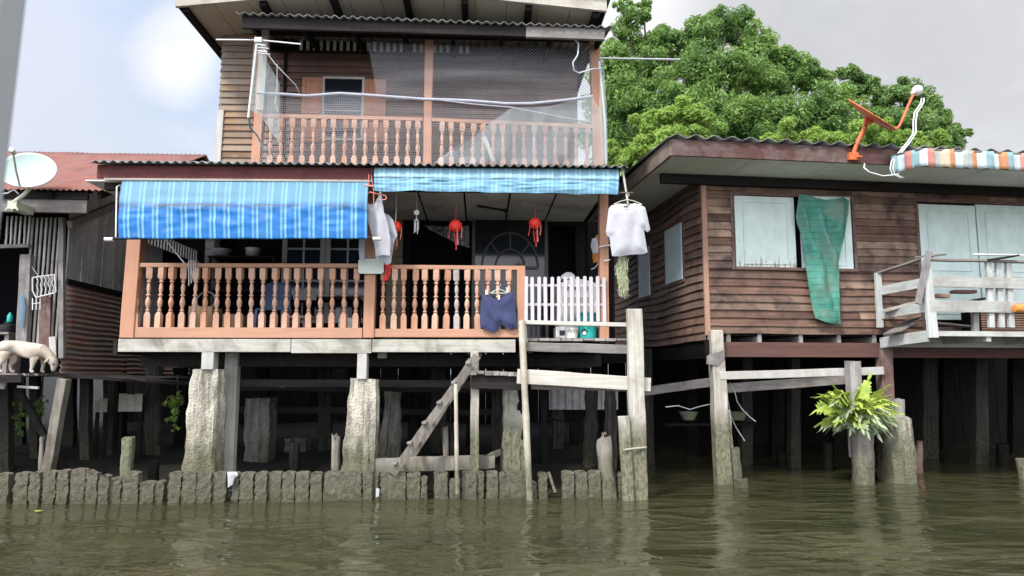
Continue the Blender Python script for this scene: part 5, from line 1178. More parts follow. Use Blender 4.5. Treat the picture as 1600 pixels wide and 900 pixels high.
mb = MB(); mb.tube([A.p(338, 62, V2-.3), A.p(404, 62.5, V2-.36), A.p(470, 69, V2-.44)], .011, 8); build(mb, 'boom', M['white_metal'], t, smooth=60)
for k, (dx, y) in enumerate(((12,71),(17,76),(14,81),(19,85))): mb = MB(); mb.tube([A.p(403, y-2, V2-.40), A.p(403+dx, y, V2-.5)], .008, 6); build(mb, 'element', M['white_metal'], t, smooth=60)
mb = MB(); c = A.p(404, 63, V2-.37); mb.box(c.x-.05, c.x+.05, c.y-.03, c.y+.03, c.z-.035, c.z+.035); build(mb, 'clamp', M['white_plastic'], t, bevel=.01)
mb = MB(); mb.tube([A.p(389,184,V2-.3), A.p(391,200,V2-.2), A.p(402,212,V2-.1), A.p(414,235,V2-.08)], .012, 6); solo(mb, 'antenna_cable', plain('teal_cable', (.05,.18,.2), .5), A, 'dark teal cable looping down from the aerial behind the upper railing', 'cable', smooth=60)
mb = MB(); mb.tube([A.p(404, 66, V2-.36), A.p(430, 100, V2-.3), A.p(462, 133, V2-.2), A.p(470, 150, V2)], .006, 5); mb.tube([A.p(433, 100, V2), A.p(433, 135, V2), A.p(430, 160, V2), A.p(434, 175, V2)], .008, 5); solo(mb, 'aerial_wire', M['cable'], A, 'thin white wires running from the aerial into the upper balcony', 'wire', smooth=60)
mb = MB(); mb.tube([A.p(893, 57, -.2), A.p(904, 68, -.2), A.p(903, 85, -.2), A.p(895, 98, -.2), A.p(897, 110, -.2), A.p(905, 114, -.15), A.p(925, 108, -.05), A.p(940, 107, .02)], .011, 6); solo(mb, 'white_cable', M['cable'], A, 'white cable looping from the upper canopy to the right upper post', 'cable', smooth=60)
mb = MB(); mb.tube([A.p(936, 91, V2-.1), A.p(1062, 93, V2+.2)], .014, 8); solo(mb, 'clothes_pole', M['steel'], A, 'grey metal pole sticking out from the right upper post before the trees', 'pole', smooth=60)
mb = MB(); mb.tube([A.p(936, 96, V2-.12), A.p(941, 140, V2-.14), A.p(945, 190, V2-.16), A.p(947, 256, V2-.14)], .016, 8); solo(mb, 'plastic_pipe', M['white_plastic'], A, 'thin white plastic pipe running down outside the right upper post', 'pipe', smooth=60)
mb = MB(); mb.bar(A.p(757, 214, V2-.16), A.p(771, 252, V2-.16), .02, .05, (0,1,0)); solo(mb, 'white_stick', M['white_post'], A, 'short white stick leaning on the upper railing inside the sheer net', 'stick')
# ================================================================== brown house on the right
bz0 = B.z(521, 0, 1110); bz1 = B.z(274, 0, 1150); LEN = 9.0
brown = thing('brown_house', 'single storey brown clapboard house on stilts with pale green shutters', 'house', B, (2.4, .5, 0))
bp = lambda mb, name, mat, **k: build(mb, name, mat, brown, **k)
w1 = (B.x(1147, 0), B.x(1338, 0), B.z(421, 0, 1200), B.z(304, 0, 1200)); w2 = (B.x(1437, 0), B.x(1437, 0)+1.9, bz0+.12, B.z(318, 0, 1500))
def siding_run(x0, x1, z0, z1): siding(x0, x1, z0, z1, .1175, 0, M['siding_right'], 'front_siding', brown, .034, .006, sag=.012)
siding_run(.03, w1[0], w1[2], bz1); siding_run(w1[1], w2[0], w1[2], bz1); siding_run(.03, w2[0], bz0, w1[2]-.004); siding_run(w1[0], w1[1], w1[3]+.002, bz1)
siding_run(w2[1], LEN, bz0, bz1); siding_run(w2[0], w2[1], w2[3]+.002, bz1); siding_run(w2[0], w2[1], bz0-.0, w2[2])
siding(.02, 6.5, bz0-.1, bz1, .125, 0, M['siding_right_y'], 'side_siding', brown, .034, .009, F_axis='y', sag=.05)
mb = MB(); mb.box(.005, w1[0]-.02, .012, .05, bz0, bz1); mb.box(.005, .045, .05, 6.5, bz0-.05, bz1); mb.box(w1[1]+.02, w2[0]-.02, .012, .05, bz0, bz1); mb.box(w1[0]-.02, w1[1]+.02, .012, .05, bz0, w1[2]); mb.box(w1[0]-.02, w1[1]+.02, .012, .05, w1[3], bz1); mb.box(w2[0]-.02, LEN, .04, .06, bz0, bz1); mb.box(.045, LEN, 6.4, 6.5, bz0-.05, bz1)
bp(mb, 'wall_core', M['darkwood'])
mb = MB(); mb.bar((-.005, -.012, bz0-.03), (-.005, -.012, bz1), .075, .05, (1,0,0)); bp(mb, 'corner_board', M['corner'], bevel=.004)
mb = MB(); mb.box(.0, LEN, -.03, -.004, bz1-.16, bz1+.05); bp(mb, 'frieze_board', M['darkwood_x'])
def frame(x0, x1, z0, z1, name='window', t=.045):
    mb = MB(); mb.box(x0-t, x0, -.035, .02, z0-t, z1+t); mb.box(x1, x1+t, -.035, .02, z0-t, z1+t); mb.box(x0, x1, -.034, .02, z1, z1+t); mb.box(x0, x1, -.05, .02, z0-t, z0)
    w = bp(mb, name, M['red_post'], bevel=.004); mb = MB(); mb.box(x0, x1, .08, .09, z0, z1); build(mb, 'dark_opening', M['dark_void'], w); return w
f1 = frame(w1[0]+.02, w1[1]-.02, w1[2]+.03, w1[3]-.03); f2 = frame(w2[0]+.03, w2[1], w2[2], w2[3], 'door_frame')
s = shutter(B, 1151, 1245, 308, 418, -.015, M['shutter'], brown, .03, ((.04,.92),), .13); s = shutter(B, 1254, 1334, 308, 421, -.012, M['shutter_clean'], brown, .03, ((.05,.93),), .13)
shutter(B, 1441, 1530, 321, 500, -.0, M['shutter_clean'], brown, .03, ((.42,.94),(.05,.38)), .13, 'door_leaf'); shutter(B, 1532, 1628, 322, 502, -.0, M['shutter_clean'], brown, .03, ((.42,.94),(.05,.38)), .13, 'door_leaf')
# shutters on the side wall
for (a0, a1, t0, t1, b0, b1) in ((1042, 1068, 359, 346, 448, 436), (1000, 1017, 388, 384, 470, 461)):
    P = [B.pu(a0, b0, -.03), B.pu(a1, b1, -.03), B.pu(a1, t1, -.03), B.pu(a0, t0, -.03)]; y0, y1 = P[1].y, P[0].y; z0, z1 = P[1].z, P[2].z
    mb = MB(); mb.box(-.055, -.025, y0, y1, z0, z1); o = bp(mb, 'side_shutter', M['shutter_side'], bevel=.004)
    mb = MB(); mb.box(-.04, .0, y0-.05, y0-.003, z0-.05, z1+.05); mb.box(-.04, .0, y1+.003, y1+.05, z0-.05, z1+.05); mb.box(-.045, .0, y0-.003, y1+.003, z0-.05, z0-.003); mb.box(-.041, .0, y0-.003, y1+.003, z1+.003, z1+.05); build(mb, 'shutter_frame', M['red_post'], o)
# flat roof: fascia, barge, soffit sheets, corrugated sheeting above
ra = B.p(1050, 216, -1.0); rx0 = ra.x; rzt = ra.z; rzb = B.z(243, -1.0, 1056)
mb = MB(); mb.box(rx0, LEN, -1.0, -.96, rzb, rzt-.01); bp(mb, 'eave_fascia', M['roof_fascia'], bevel=.006)
mb = MB(); mb.box(rx0-.03, rx0+.01, -.99, 6.8, rzb, rzt-.005); bp(mb, 'barge_board', M['barge'], bevel=.006)
mb = MB(); zs = B.z(277, -.03, 1150)
zs = rzb+.012
for i in range(9):
    x0 = rx0+.02+i*1.18
    mb.box(x0+.006, x0+1.174, -.955, .0, zs, zs+.01)
    if i == 0: 
        for k in range(5): mb.box(rx0+.02, -.02, .006+k*1.2, 1.2+k*1.2, zs, zs+.01)
bp(mb, 'soffit', M['soffit'])
mb = MB(); a = B.p(1030, 262, -.03); mb.bar((rx0+.16, -.06, zs-.075), (LEN, -.06, zs-.075), .09, .14, (0,1,0)); bp(mb, 'wall_plate', M['darkwood_x'], bevel=.006)
mb = MB(); mb.box(rx0+.02, LEN, -.9, 6.8, zs+.03, zs+.06); bp(mb, 'roof_deck', M['darkwood'])
wave_sheet(rx0-.08, LEN, -1.06, 6.9, rzt+.02, rzt+.25, .262, .026, 'roof_sheeting', M['fibre'], brown, solid=.009)
# floor frame and stilts
mb = MB(); z0, z1 = B.z(558, -.0, 1200), B.z(535, -.0, 1200); mb.box(B.x(1126, 0), B.x(1371, 0), -.02, .06, z0, z1); mb.box(B.x(1371, 0), LEN, .1, .18, z0, z1); bp(mb, 'floor_beam', M['beam_red'], bevel=.006)
mb = MB()
for px_ in (1136, 1184, 1248, 1307, 1362): x = B.x(px_, .0); mb.box(x-.03, x+.03, .0, 6.4, z1+.002, bz0-.005)
for k in range(5): x = B.x(1380, 0)+.5+k*.8; mb.box(x-.03, x+.03, .0, 6.4, z1+.002, bz0-.005)
bp(mb, 'floor_joists', M['grey_y'])
mb = MB(); mb.box(.0, LEN, .02, 6.45, bz0-.03, bz0-.006); bp(mb, 'floor', M['darkwood'])
mb = MB(); mb.box(.0, .06, .1, 6.4, z0-.02, z1-.01); mb.box(B.x(1098, 0), B.x(1113, 0), -.05, .02, B.z(553, 0, 1105), B.z(531, 0, 1105)); bp(mb, 'side_beam', M['darkwood'])
def bpost(x0, y0, x1, y1, w0, w1_, v, mat, d, label=None, bot=-.5, name='stilt'):
    a, b = B.p(x0, y0, v), B.p(x1, y1, v); dr = (b-a)/(b.z-a.z); c = b+dr*(bot-b.z); mb = MB(); k = (B.m@b).y/FPX
    mb.bar(c, a, w1_*k, d, (1,0,0), 9, .008, w1=w0*k); o = bp(mb, name, M[mat], bevel=.012)
    if label: o['label'] = label
    return o
bpost(1117, 516, 1130, 752, 20, 25, -.05, 'pile_wood', .16, 'pale split corner stilt')
bpost(1132, 640, 1141, 750, 14, 13, -.0, 'pile_wood', .12)
bpost(1381, 540, 1384, 660, 20, 20, .0, 'red_post', .16, 'dark red squared stilt')
mb = MB(); c = B.p(1117, 558, -.14); mb.loft([[c+V((x, y, z)) for x, z in ((-.13,-.10),(.02,-.12),(.14,-.02),(.13,.10),(-.12,.02))] for y in (-.015, .015)]); bp(mb, 'patch_board', M['grey'])
mb = MB(); mb.bar(B.p(1124, 587, -.12), B.p(1380, 579, -.12), .05, .115, (0,1,0), 6, .005); bp(mb, 'brace_beam', M['white_post'], bevel=.006)
mb = MB(); mb.bar(B.p(1000, 613, .9), B.p(1112, 597, .3), .07, .13, (0,1,0), 5, .005); mb.bar(B.p(1130, 607, .5), B.p(1330, 592, .15), .07, .14, (0,1,0), 5, .005); bp(mb, 'brace_beam', M['grey_x'], bevel=.006)
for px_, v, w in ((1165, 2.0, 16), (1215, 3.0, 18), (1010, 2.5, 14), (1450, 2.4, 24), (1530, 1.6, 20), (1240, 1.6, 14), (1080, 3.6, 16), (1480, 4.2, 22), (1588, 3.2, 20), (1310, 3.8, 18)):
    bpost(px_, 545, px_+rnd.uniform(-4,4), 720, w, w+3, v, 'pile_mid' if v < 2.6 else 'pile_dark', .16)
# added near-black boards close the view and keep the under-house space dark
mb = MB(); 
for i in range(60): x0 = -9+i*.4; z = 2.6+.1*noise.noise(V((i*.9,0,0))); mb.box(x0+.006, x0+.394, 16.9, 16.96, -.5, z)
build(mb, 'board_backdrop', M['darkwood'], None, W, (3, 16.93, -.5), label='added dark board fence far back under the two stilt houses', cat='backdrop')

# balcony of the brown house
fx = B.x(1450, -1.02); fzt = B.z(404, -1.0, 1450); fz0 = B.z(525, -1.0, 1450)
bal = thing('side_balcony', 'flaking whitewashed timber balcony built against the brown house', 'balcony', B, (fx+1.0, -.5, fz0))
q = lambda mb, name, mat, **k: build(mb, name, mat, bal, **k)
V1 = -1.0
mb = MB(); 
for i in range(8): v0 = V1+.02+i*.122; mb.box(fx-.02-(0 if i else .0), LEN-2, v0+.004, v0+.118, fz0+.045+rnd.uniform(-.005,.005), fz0+.075)
q(mb, 'deck', M['grey_x'])
mb = MB()
for k in range(5): x = fx+.9+k*1.05; mb.box(x-.035, x+.035, V1+.0, .0, fz0-.07, fz0+.042)
mb.box(fx, LEN-2, V1-.02, V1+.04, fz0+.0, fz0+.07); mb.box(fx, LEN-2, -.12, -.06, fz0-.12, fz0+.04); q(mb, 'bearer', M['balcony_x'])
mb = MB(); p = B.p(1376, 534, -.05); mb.bar((fx-.02, V1+.02, fz0+.0), (p.x, -.06, p.z-.02), .05, .16, None, 4, .004); q(mb, 'end_board', M['balcony_y'], bevel=.006)
# posts
mb = MB(); mb.bar(B.p(1458, 528, V1-.05), B.p(1446, 402, V1-.05), .15, .05, (1,0,0), 5, .004, w1=.11); q(mb, 'corner_post', M['balcony_z'], bevel=.006)
mb = MB(); mb.bar(B.p(1375, 512, -.18), B.p(1371, 427, -.18), .085, .06, (1,0,0), 4, .004); q(mb, 'wall_post', M['balcony_z'], bevel=.005)
mb = MB(); mb.bar(B.p(1434, 475, V1-.1), B.p(1452, 392, V1-.1), .085, .035, (1,0,0), 5, .004); q(mb, 'loose_plank', M['grey'], bevel=.005)
for x0 in (1540, 1555.5, 1571):
    mb = MB(); mb.bar(B.p(x0+9, 512, V1-.02), B.p(x0+4, 409, V1-.02), .085, .05, (1,0,0), 4, .003); q(mb, 'upright', M['balcony_z'], bevel=.005)
mb = MB(); mb.bar(B.p(1524, 522, V1+.05), B.p(1523, 486, V1+.05), .085, .06, (1,0,0)); q(mb, 'short_post', M['grey'], bevel=.005)
# rails along the front and the return to the wall
fr = lambda px_, py_, w, h, mat, name, px2, py2: q(MB().bar(B.p(px_, py_, V1-.06-.001*h), B.p(px2, py2, V1-.06), w, h, (0,1,0), 6, .004), name, M[mat], bevel=.005)
fr(1446, 439, .03, .155, 'balcony_x', 'rail_board', 1680, 446); fr(1451, 478, .03, .165, 'balcony_x', 'rail_board', 1680, 482)
mb = MB(); mb.bar(B.p(1446, 405.5, V1-.03), B.p(1680, 411, V1-.03), .09, .035, (0,1,0), 6, .004); q(mb, 'top_rail', M['grey_x'], bevel=.005)
for (y0, y1, h, nm) in ((441, 455, .135, 'rail_board'), (480, 492, .14, 'rail_board')):
    mb = MB(); mb.bar(B.p(1446, y0, V1-.02), B.p(1374, y1, -.16), .03, h, None, 4, .003); q(mb, nm, M['balcony_y'], bevel=.005)
mb = MB(); mb.bar(B.p(1458, 399, V1-.02), B.p(1368, 428, -.14), .08, .03, None, 4, .003); q(mb, 'top_rail', M['grey_y'], bevel=.005)
mb = MB(); mb.bar(B.p(1436, 401, V1-.02), B.p(1472, 398.5, V1+.25), .12, .02); q(mb, 'loose_board', M['grey_x'])
mb = MB(); mb.bar(B.p(1540, 407, V1-.04), B.p(1587, 400, V1-.1), .16, .022); q(mb, 'loose_board', M['darkwood_x'])
mb = MB(); mb.tube([B.p(1520, 397.5, V1-.0), B.p(1640, 399.5, V1+.0)], .014, 8); solo(mb, 'white_pole', M['white_metal'], B, 'thin white pole lying along the top of the side balcony rail', 'pole', smooth=60)
# lumber lying on the balcony
for i, (x0, y0, x1, y1, v, v2, w, h, mat, lab) in enumerate(((1380,486,1440,470,-.35,-.75,.16,.03,'cream','pale green plank slanting behind the corner of the side balcony'),(1400,492,1540,466,-.4,-.5,.2,.03,'darkwood_x','dark plank resting flat across the side balcony'),(1462,462,1480,463,-.5,-.5,.12,.05,'corner','orange brown wood block lying on the dark plank'),(1488,456,1522,456,-.45,-.45,.12,.05,'beam_red','red brown board end lying on the dark plank'),(1455,505,1520,511,-.6,-.55,.22,.025,'grey_x','grey board lying low on the deck of the side balcony'),(1394,520,1430,498,-.5,-.3,.3,.025,'grey_y','wide grey board leaning at the wall end of the side balcony'))):
    mb = MB(); mb.bar(B.p(x0, y0, v), B.p(x1, y1, v2), w, h, (0,1,0), 3, .003); solo(mb, 'loose_lumber', M[mat], B, lab, 'board', 'lumber left on the side balcony', bevel=.004)
t = thing('woven_crate', 'slatted brown crate standing behind the three uprights of the side balcony', 'crate', B, (B.x(1575, -.5), -.5, fz0+.08)); x0, x1 = B.x(1526, -.55), B.x(1640, -.55)
for i in range(9): mb = MB(); z = fz0+.09+i*.035; mb.box(x0, x1, -.6, -.585, z, z+.022); build(mb, 'slat', M['corner'], t)
mb = MB(); mb.box(x0, x1, -.56, -.2, fz0+.08, fz0+.4); build(mb, 'body', M['darkwood'], t)
c = B.p(1594, 482, V1-.12); mb = MB(); mb.lathe([(.005,-.2),(.05,-.19),(.062,-.1),(.062,.1),(.05,.19),(.005,.2)], c+V((.1,0,0)), 18, (1,0,0)); solo(mb, 'orange_float', plain('orange_float_foam', (.62,.25,.05), .6, .1), B, 'orange float hanging on the rail of the side balcony at the picture edge', 'float', smooth=50)

# green shade net hung out of the window
g = [(1248,303),(1260,304),(1275,309),(1290,312),(1305,311),(1318,308),(1327,313),(1326,330),(1322,355),(1317,380),(1313,398),(1309,412),(1308,430),(1309,455),(1310,480),(1314,505),(1305,507),(1290,503),(1273,497),(1267,470),(1262,430),(1257,395),(1253,368),(1246,350),(1244,338),(1246,320)]
mb = cloth(B, g, -.14, .03, .045, 21, 5, 2, seed=41, diag=.25); solo(mb, 'green_shade_net', M['green_net'], B, 'long green shade net hung out over the window sill of the brown house', 'shade net', smooth=180)

# striped tin valance
a0, a1 = B.p(1438, 232, -1.45), B.p(1438, 259, -1.45); b0 = B.p(1392, 234, -1.05); zt, zb = a0.z, a1.z
t = thing('striped_canopy', 'multicoloured striped tin canopy fixed to the roof edge of the brown house', 'canopy', B, (a0.x+2, -1.2, zb))
mb = MB(); X1 = LEN-2.2; n = 300; prof = lambda u: .022*max(-1, min(1, 3*math.cos(u/.30*2*math.pi)))
def f(u, w):
    s = u*(1.02+(X1-a0.x))
    if s < .47: k = s/.47; p = V((b0.x+(a0.x-b0.x)*k, -1.04+(-1.45+1.04)*k, 0)); nrm = V((-.7,-.7,0))
    else: p = V((a0.x+s-.47, -1.45, 0)); nrm = V((0,-1,0))
    p = p+nrm*prof(s); p.z = zt+(zb-zt)*w+.0*s - (.0 if w < 1 else .018*(1 if math.cos(s/.30*2*math.pi) > .6 else 0)); return p
mb.grid(f, n, 4); build(mb, 'valance', M['stripes'], t, solid=.003, smooth=30)
mb = MB(); mb.hexa([(b0.x,-1.03,zt+.02),(a0.x,-1.44,zt-.005),(X1,-1.44,zt-.005),(X1,-1.03,zt+.02),(b0.x,-1.03,zt+.03),(a0.x,-1.44,zt+.005),(X1,-1.44,zt+.005),(X1,-1.03,zt+.03)]); build(mb, 'top_sheet', M['fibre'], t)

# orange satellite dish, seen edge-on
t = thing('satellite_dish', 'orange satellite dish seen from its edge on the roof of the brown house', 'satellite dish', B, B.p(1335, 242, -1.03)); P = lambda x, y, v=-1.03: B.p(x, y, v)
mb = MB(); mb.tube([P(1334,240), P(1337,228), P(1345,212), P(1351,200), P(1353,190), P(1354,182)], .032, 10); build(mb, 'mast', M['orange'], t, smooth=60)
mb = MB(); c = P(1333,244); mb.box(c.x-.07, c.x+.07, c.y-.03, c.y+.04, c.z-.06, c.z+.05); mb.tube([c+V((.03,-.05,-.02)), c+V((.10,-.05,-.02))], .018, 8); build(mb, 'mount', M['orange'], t, bevel=.008)
mb = MB(); mb.hexa([P(1350,196,-1.1),P(1362,194,-1.1),P(1362,194,-.95),P(1350,196,-.95),P(1352,185,-1.1),P(1372,187,-1.1),P(1372,187,-.95),P(1352,185,-.95)]); build(mb, 'bracket', M['orange'], t, bevel=.008)
d0, d1 = P(1327,156), P(1398,201); ctr = d0.lerp(d1, .5); ax = (d1-d0).normalized(); R_ = (d1-d0).length/2; vw = (ctr-B.i @ V((0,0,CAMH))).normalized(); nrm = vw.cross(ax).normalized()
if nrm.z < 0: nrm = -nrm
nrm = (nrm+vw*.015).normalized(); s2 = nrm.cross(ax).normalized(); mb = MB(); nr, na = 8, 40; vs = []
for i in range(nr+1):
    for k in range(na): r_ = R_*max(i/nr, .001); a_ = 2*math.pi*k/na; vs.append(ctr+ax*math.cos(a_)*r_+s2*math.sin(a_)*r_*1.08+nrm*(.075*((i/nr)**2-1)))
mb.add(vs, [(i*na+k, i*na+(k+1)%na, (i+1)*na+(k+1)%na, (i+1)*na+k) for i in range(nr) for k in range(na)]); build(mb, 'dish', M['orange'], t, solid=.012, smooth=60)
mb = MB(); mb.tube([P(1364,188), P(1380,197), P(1394,202), P(1401,201), P(1406,196), P(1413,180), P(1420,163), P(1427,148)], .02, 8); build(mb, 'feed_arm', M['orange'], t, smooth=60)
mb = MB(); c = P(1432,142); e = (ctr-c).normalized(); mb.lathe([(.005,-.07),(.06,-.065),(.075,-.02),(.07,.02),(.03,.04),(.028,.09),(.005,.1)], c, 16, e); build(mb, 'receiver', M['white_plastic'], t, smooth=50)
mb = MB()
for dx in (0, 4): mb.tube([P(1440+dx,153), P(1439+dx,161), P(1429+dx,176), P(1427+dx,190), P(1427+dx,208), P(1418+dx,222), P(1408+dx,234,-1.08), P(1393+dx,252,-1.1), P(1391+dx,264,-1.1), P(1394+dx,272,-1.1), P(1408+dx,278,-1.1)], .011, 6)
mb.tube([P(1351,256,-1.04), P(1350,262,-1.08), P(1358,269,-1.1), P(1380,275,-1.1), P(1400,273,-1.1), P(1412,268,-1.1)], .011, 6); solo(mb, 'white_dish_cable', M['cable'], B, 'white cables looping from the orange dish over the roof edge', 'cable', smooth=60)

# fern on its stump, stumps in the water
stake(1349, 640, 748, 28, -.35, 'stout grey stump crowned by the green fern', 'stump', -4, 51, B, cat='stump', name='timber_stump', sq=.6, w2=29, group='stumps before the brown house', amp=.016)
stake(1357, 722, 750, 14, -.42, 'low flat stub leaning on the stump of the fern', 'stump', -1, 52, B, cat='stump', name='timber_stump', sq=.6, group='stumps before the brown house')
stake(1337, 565, 660, 19, -.26, 'upright grey plank post behind the fern', 'grey', -5, 53, B, cat='post', name='plank_post', sq=.9, amp=.003, top=.02, group='stumps before the brown house')
stake(1406, 652, 750, 42, -.28, 'broad mossy concrete stump right of the fern', 'pillar', -9, 54, B, cat='stump', name='concrete_stump', sq=.6, w2=44, group='stumps before the brown house', amp=.018)
stake(1421, 698, 752, 20, -.42, 'pitted pale concrete stub before the broad mossy stump', 'pillar', -5, 55, B, cat='stump', name='concrete_stump', sq=.6, group='stumps before the brown house', amp=.035)
stake(1403, 624, 660, 16, -.1, 'small grey block post on top of the broad mossy stump', 'grey', -1, 56, B, cat='post', name='block_post', sq=.8, group='stumps before the brown house')
stake(1151, 700, 748, 13, -.1, 'short rounded stub right of the pale corner stilt', 'bank_pile', -3, 57, B, cat='stump', name='concrete_stump', sq=.6, group='stumps before the brown house')
stake(1157, 748, 757, 20, -.35, 'lump of rough concrete just above water beside the corner stilt', 'bank_pile', 0, 58, B, cat='stump', name='concrete_stump', sq=.2, group='stumps before the brown house', amp=.03)
stake(1294, 692, 733, 12, 1.0, 'slim dark stump standing alone left of the fern', 'pile_dark', 0, 59, B, cat='stump', name='timber_stump', group='stumps before the brown house')
stake(1566, 694, 733, 16, 1.2, 'thin dark stump in the shade right of the mossy stump', 'pile_dark', 0, 60, B, cat='stump', name='timber_stump', group='stumps before the brown house')
stake(1600, 718, 748, 15, -.2, 'pale stump at the right picture edge', 'stump', -3, 61, B, cat='stump', name='timber_stump', group='stumps before the brown house')
stake(1437, 690, 745, 9, .6, 'thin brown stake behind the pitted concrete stub', 'red_post', 0, 62, B, cat='stump', name='timber_stump', group='stumps before the brown house')
stake(1221, 705, 722, 12, 1.6, 'broad low dark stump under the brown house', 'pile_dark', 0, 63, B, cat='stump', name='timber_stump', group='stumps before the brown house')
def frond(mb, base, dirv, L, droop, nl, lw):
    """a lobed fern frond: a curved midrib with pointed lobes to both sides"""
    d = dirv.normalized(); side = d.cross(V((0,0,1))); side = side.normalized() if side.length > .05 else V((1,0,0)); ro = rr.uniform(-1.1, 1.1); side = side*math.cos(ro)+side.cross(d)*math.sin(ro); pts = []; p = base.copy(); n = 10
    for i in range(n+1): pts.append(p.copy()); dd = (d+V((0,0,-droop*(i/n)**1.5))).normalized(); p = p+dd*L/n
    def at(t): k = min(n-1, int(t*n)); return pts[k].lerp(pts[k+1], t*n-k)
    for i in range(n):
        w = .010*(1-.5*i/n)*2; a, b = pts[i], pts[i+1]; mb.add([a-side*w, a+side*w, b+side*w, b-side*w], [(0,1,2,3)])
    for k in range(nl):
        t = .22+.70*k/nl; q = at(t); tang = (at(min(1, t+.05))-at(t-.03)).normalized(); ll = lw*math.sin(math.pi*(.18+.74*t))*rnd.uniform(.8, 1.15)
        for s in (-1, 1):
            e = (side*s+tang*.75+V((0,0,rnd.uniform(-.25,.1)))).normalized(); wd = tang*L*.085; c = q+e*ll*.5
            mb.add([q-wd, c-wd*.9-V((0,0,.006)), q+e*ll-V((0,0,.02)), c+wd*1.0-V((0,0,.006)), q+wd], [(0,1,2,3,4)])
    q = pts[-1]; tang = (pts[-1]-pts[-2]).normalized(); mb.add([q-side*.02, q-side*.022+tang*.05, q+tang*.13, q+side*.022+tang*.05, q+side*.02], [(0,1,2,3,4)])
ctr = B.p(1337, 652, -.42); fern = thing('fern', 'bright green lobed fern growing on a stump before the brown house', 'fern', B, ctr); rr = random.Random(5)
m1, m2 = MB(), MB()
for i in range(190):
    a_ = rr.uniform(0, 2*math.pi); el = rr.uniform(-.5, 1.0); d = V((math.cos(a_)*math.cos(el)*1.15, math.sin(a_)*math.cos(el)*.8-.1, math.sin(el)))
    frond(m1 if el > .1 else m2, ctr+V((math.cos(a_)*rr.uniform(.05,.33), math.sin(a_)*rr.uniform(.02,.2), rr.uniform(-.08,.26)*(1 if el > 0 else .5))), d, rr.uniform(.20, .33), rr.uniform(.5, 1.3), 5, rr.uniform(.085, .14))
for tx, ty in ((1360,582),(1290,620),(1300,598),(1388,600),(1275,640)):
    tg = B.p(tx, ty, -.5); frond(m1, ctr+(tg-ctr)*.2, tg-ctr+V((0,0,.1)), (tg-ctr).length*.66, .4, 7, .13)
build(m1, 'fronds', M['fern'], fern, solid=.003); build(m2, 'lower_fronds', M['fern_grey'], fern, solid=.003)
# dangling roots / wires at the corner stilt
for pts, lab in (([(1140,598),(1148,612),(1152,628),(1160,640),(1172,652),(1180,658)],'knotted pale string hanging right of the corner stilt'),([(1134,600),(1137,625),(1141,648),(1150,668),(1163,688)],'frayed pale string dangling close to the corner stilt'),([(1040,636),(1060,634),(1078,640),(1090,636),(1108,632)],'slack wire strung left of the corner stilt')):
    mb = MB(); mb.tube([B.p(x, y, .15) for x, y in pts], .008, 6)
    for x, y in pts[1:]: mb.lathe([(.001,-.012),(.013,0),(.001,.012)], B.p(x, y, .15), 6)
    solo(mb, 'dangling_string', M['shirt_grey'], B, lab, 'string', 'strings under the brown house', smooth=60)
for i, (px_, py_, v, r, h, lab) in enumerate(((1076,648,1.8,.16,.13,'pale green basin on a beam left of the corner stilt'),(1152,648,1.8,.18,.13,'larger green basin right of the corner stilt'))):
    c = B.p(px_, py_+8, v); mb = MB(); mb.lathe([(.01,0),(r*.6,0),(r,h),(r*1.05,h+.003),(r*.96,h),(r*.58,.02),(.01,.02)], c, 20); build(mb, 'plastic_basin', plain('dull_green_plastic', (.22,.26,.17), .5), None, B, c, smooth=40, label=lab, cat='basin')
mb = MB(); mb.bar(B.p(1035, 663, 1.8), B.p(1175, 662, 1.8), .3, .04, (0,1,0)); solo(mb, 'shelf_plank', M['pile_dark'], B, 'dark shelf plank carrying the green basins under the brown house', 'plank')
# ================================================================== grey shack on the left
shack = thing('tin_roof_shack', 'weathered grey timber shack with red tin roof and rusty iron side wall', 'shack', C, (-1.5, 1.0, 0))
cp = lambda mb, name, mat, **k: build(mb, name, mat, shack, **k)
dz = C.z(583, -.5, 60)
# roof: eave to the canal, rising away
ev = C.p(100, 297, -.65); rz1 = C.p(200, 241, 3.0).z; xr = C.p(165, 294, -.65).x; xl = -4.2; nn = 330
mb = MB()
mb.grid(lambda a, b: V((xl+(xr-xl)*a, -.65+3.65*b, ev.z+.012+(rz1-ev.z)*b+.012*math.cos((xl+(xr-xl)*a)/.086*2*math.pi)+.02*noise.noise(V((a*9, b*3, 0)))-.01*(b < .5))), nn, 8)
cp(mb, 'roof', M['red_roof'], solid=.004, smooth=60)
mb = MB(); mb.hexa([(xl,3.0,rz1-.05),(xr,3.0,rz1-.05),(xr,6.6,ev.z),(xl,6.6,ev.z),(xl,3.0,rz1+.01),(xr,3.0,rz1+.01),(xr,6.6,ev.z+.06),(xl,6.6,ev.z+.06)]); cp(mb, 'rear_roof', M['red_roof'])
mb = MB(); sl2 = (rz1-ev.z)/3.65
for i in range(8): x = xl+.3+i*(xr-xl-.4)/7; mb.bar((x, -.6, ev.z-.06), (x, 3.0, rz1-.06), .05, .09)
for v in (.0, 1.5, 2.9): mb.bar((xl, v, ev.z-.03+sl2*(v+.65)-.06), (xr-.02, v, ev.z-.03+sl2*(v+.65)-.06), .06, .05)
cp(mb, 'rafters', M['darkwood'])
mb = MB(); a, b = C.p(-40, 305, -.55), C.p(137, 304, -.55); mb.box(a.x, b.x, -.55, -.5, C.z(311, -.55, 60), C.z(299, -.55, 60)); cp(mb, 'eave_fascia', M['darkwood_x'])
mb = MB(); mb.bar((C.p(-60, 322, -.5).x, -.5, C.z(321, -.5, 60)), (C.p(137, 324, -.5).x, -.5, C.z(323.5, -.5, 130)), .06, .185, (0,1,0), 6, .004); cp(mb, 'eave_beam', M['grey_x'], bevel=.006)
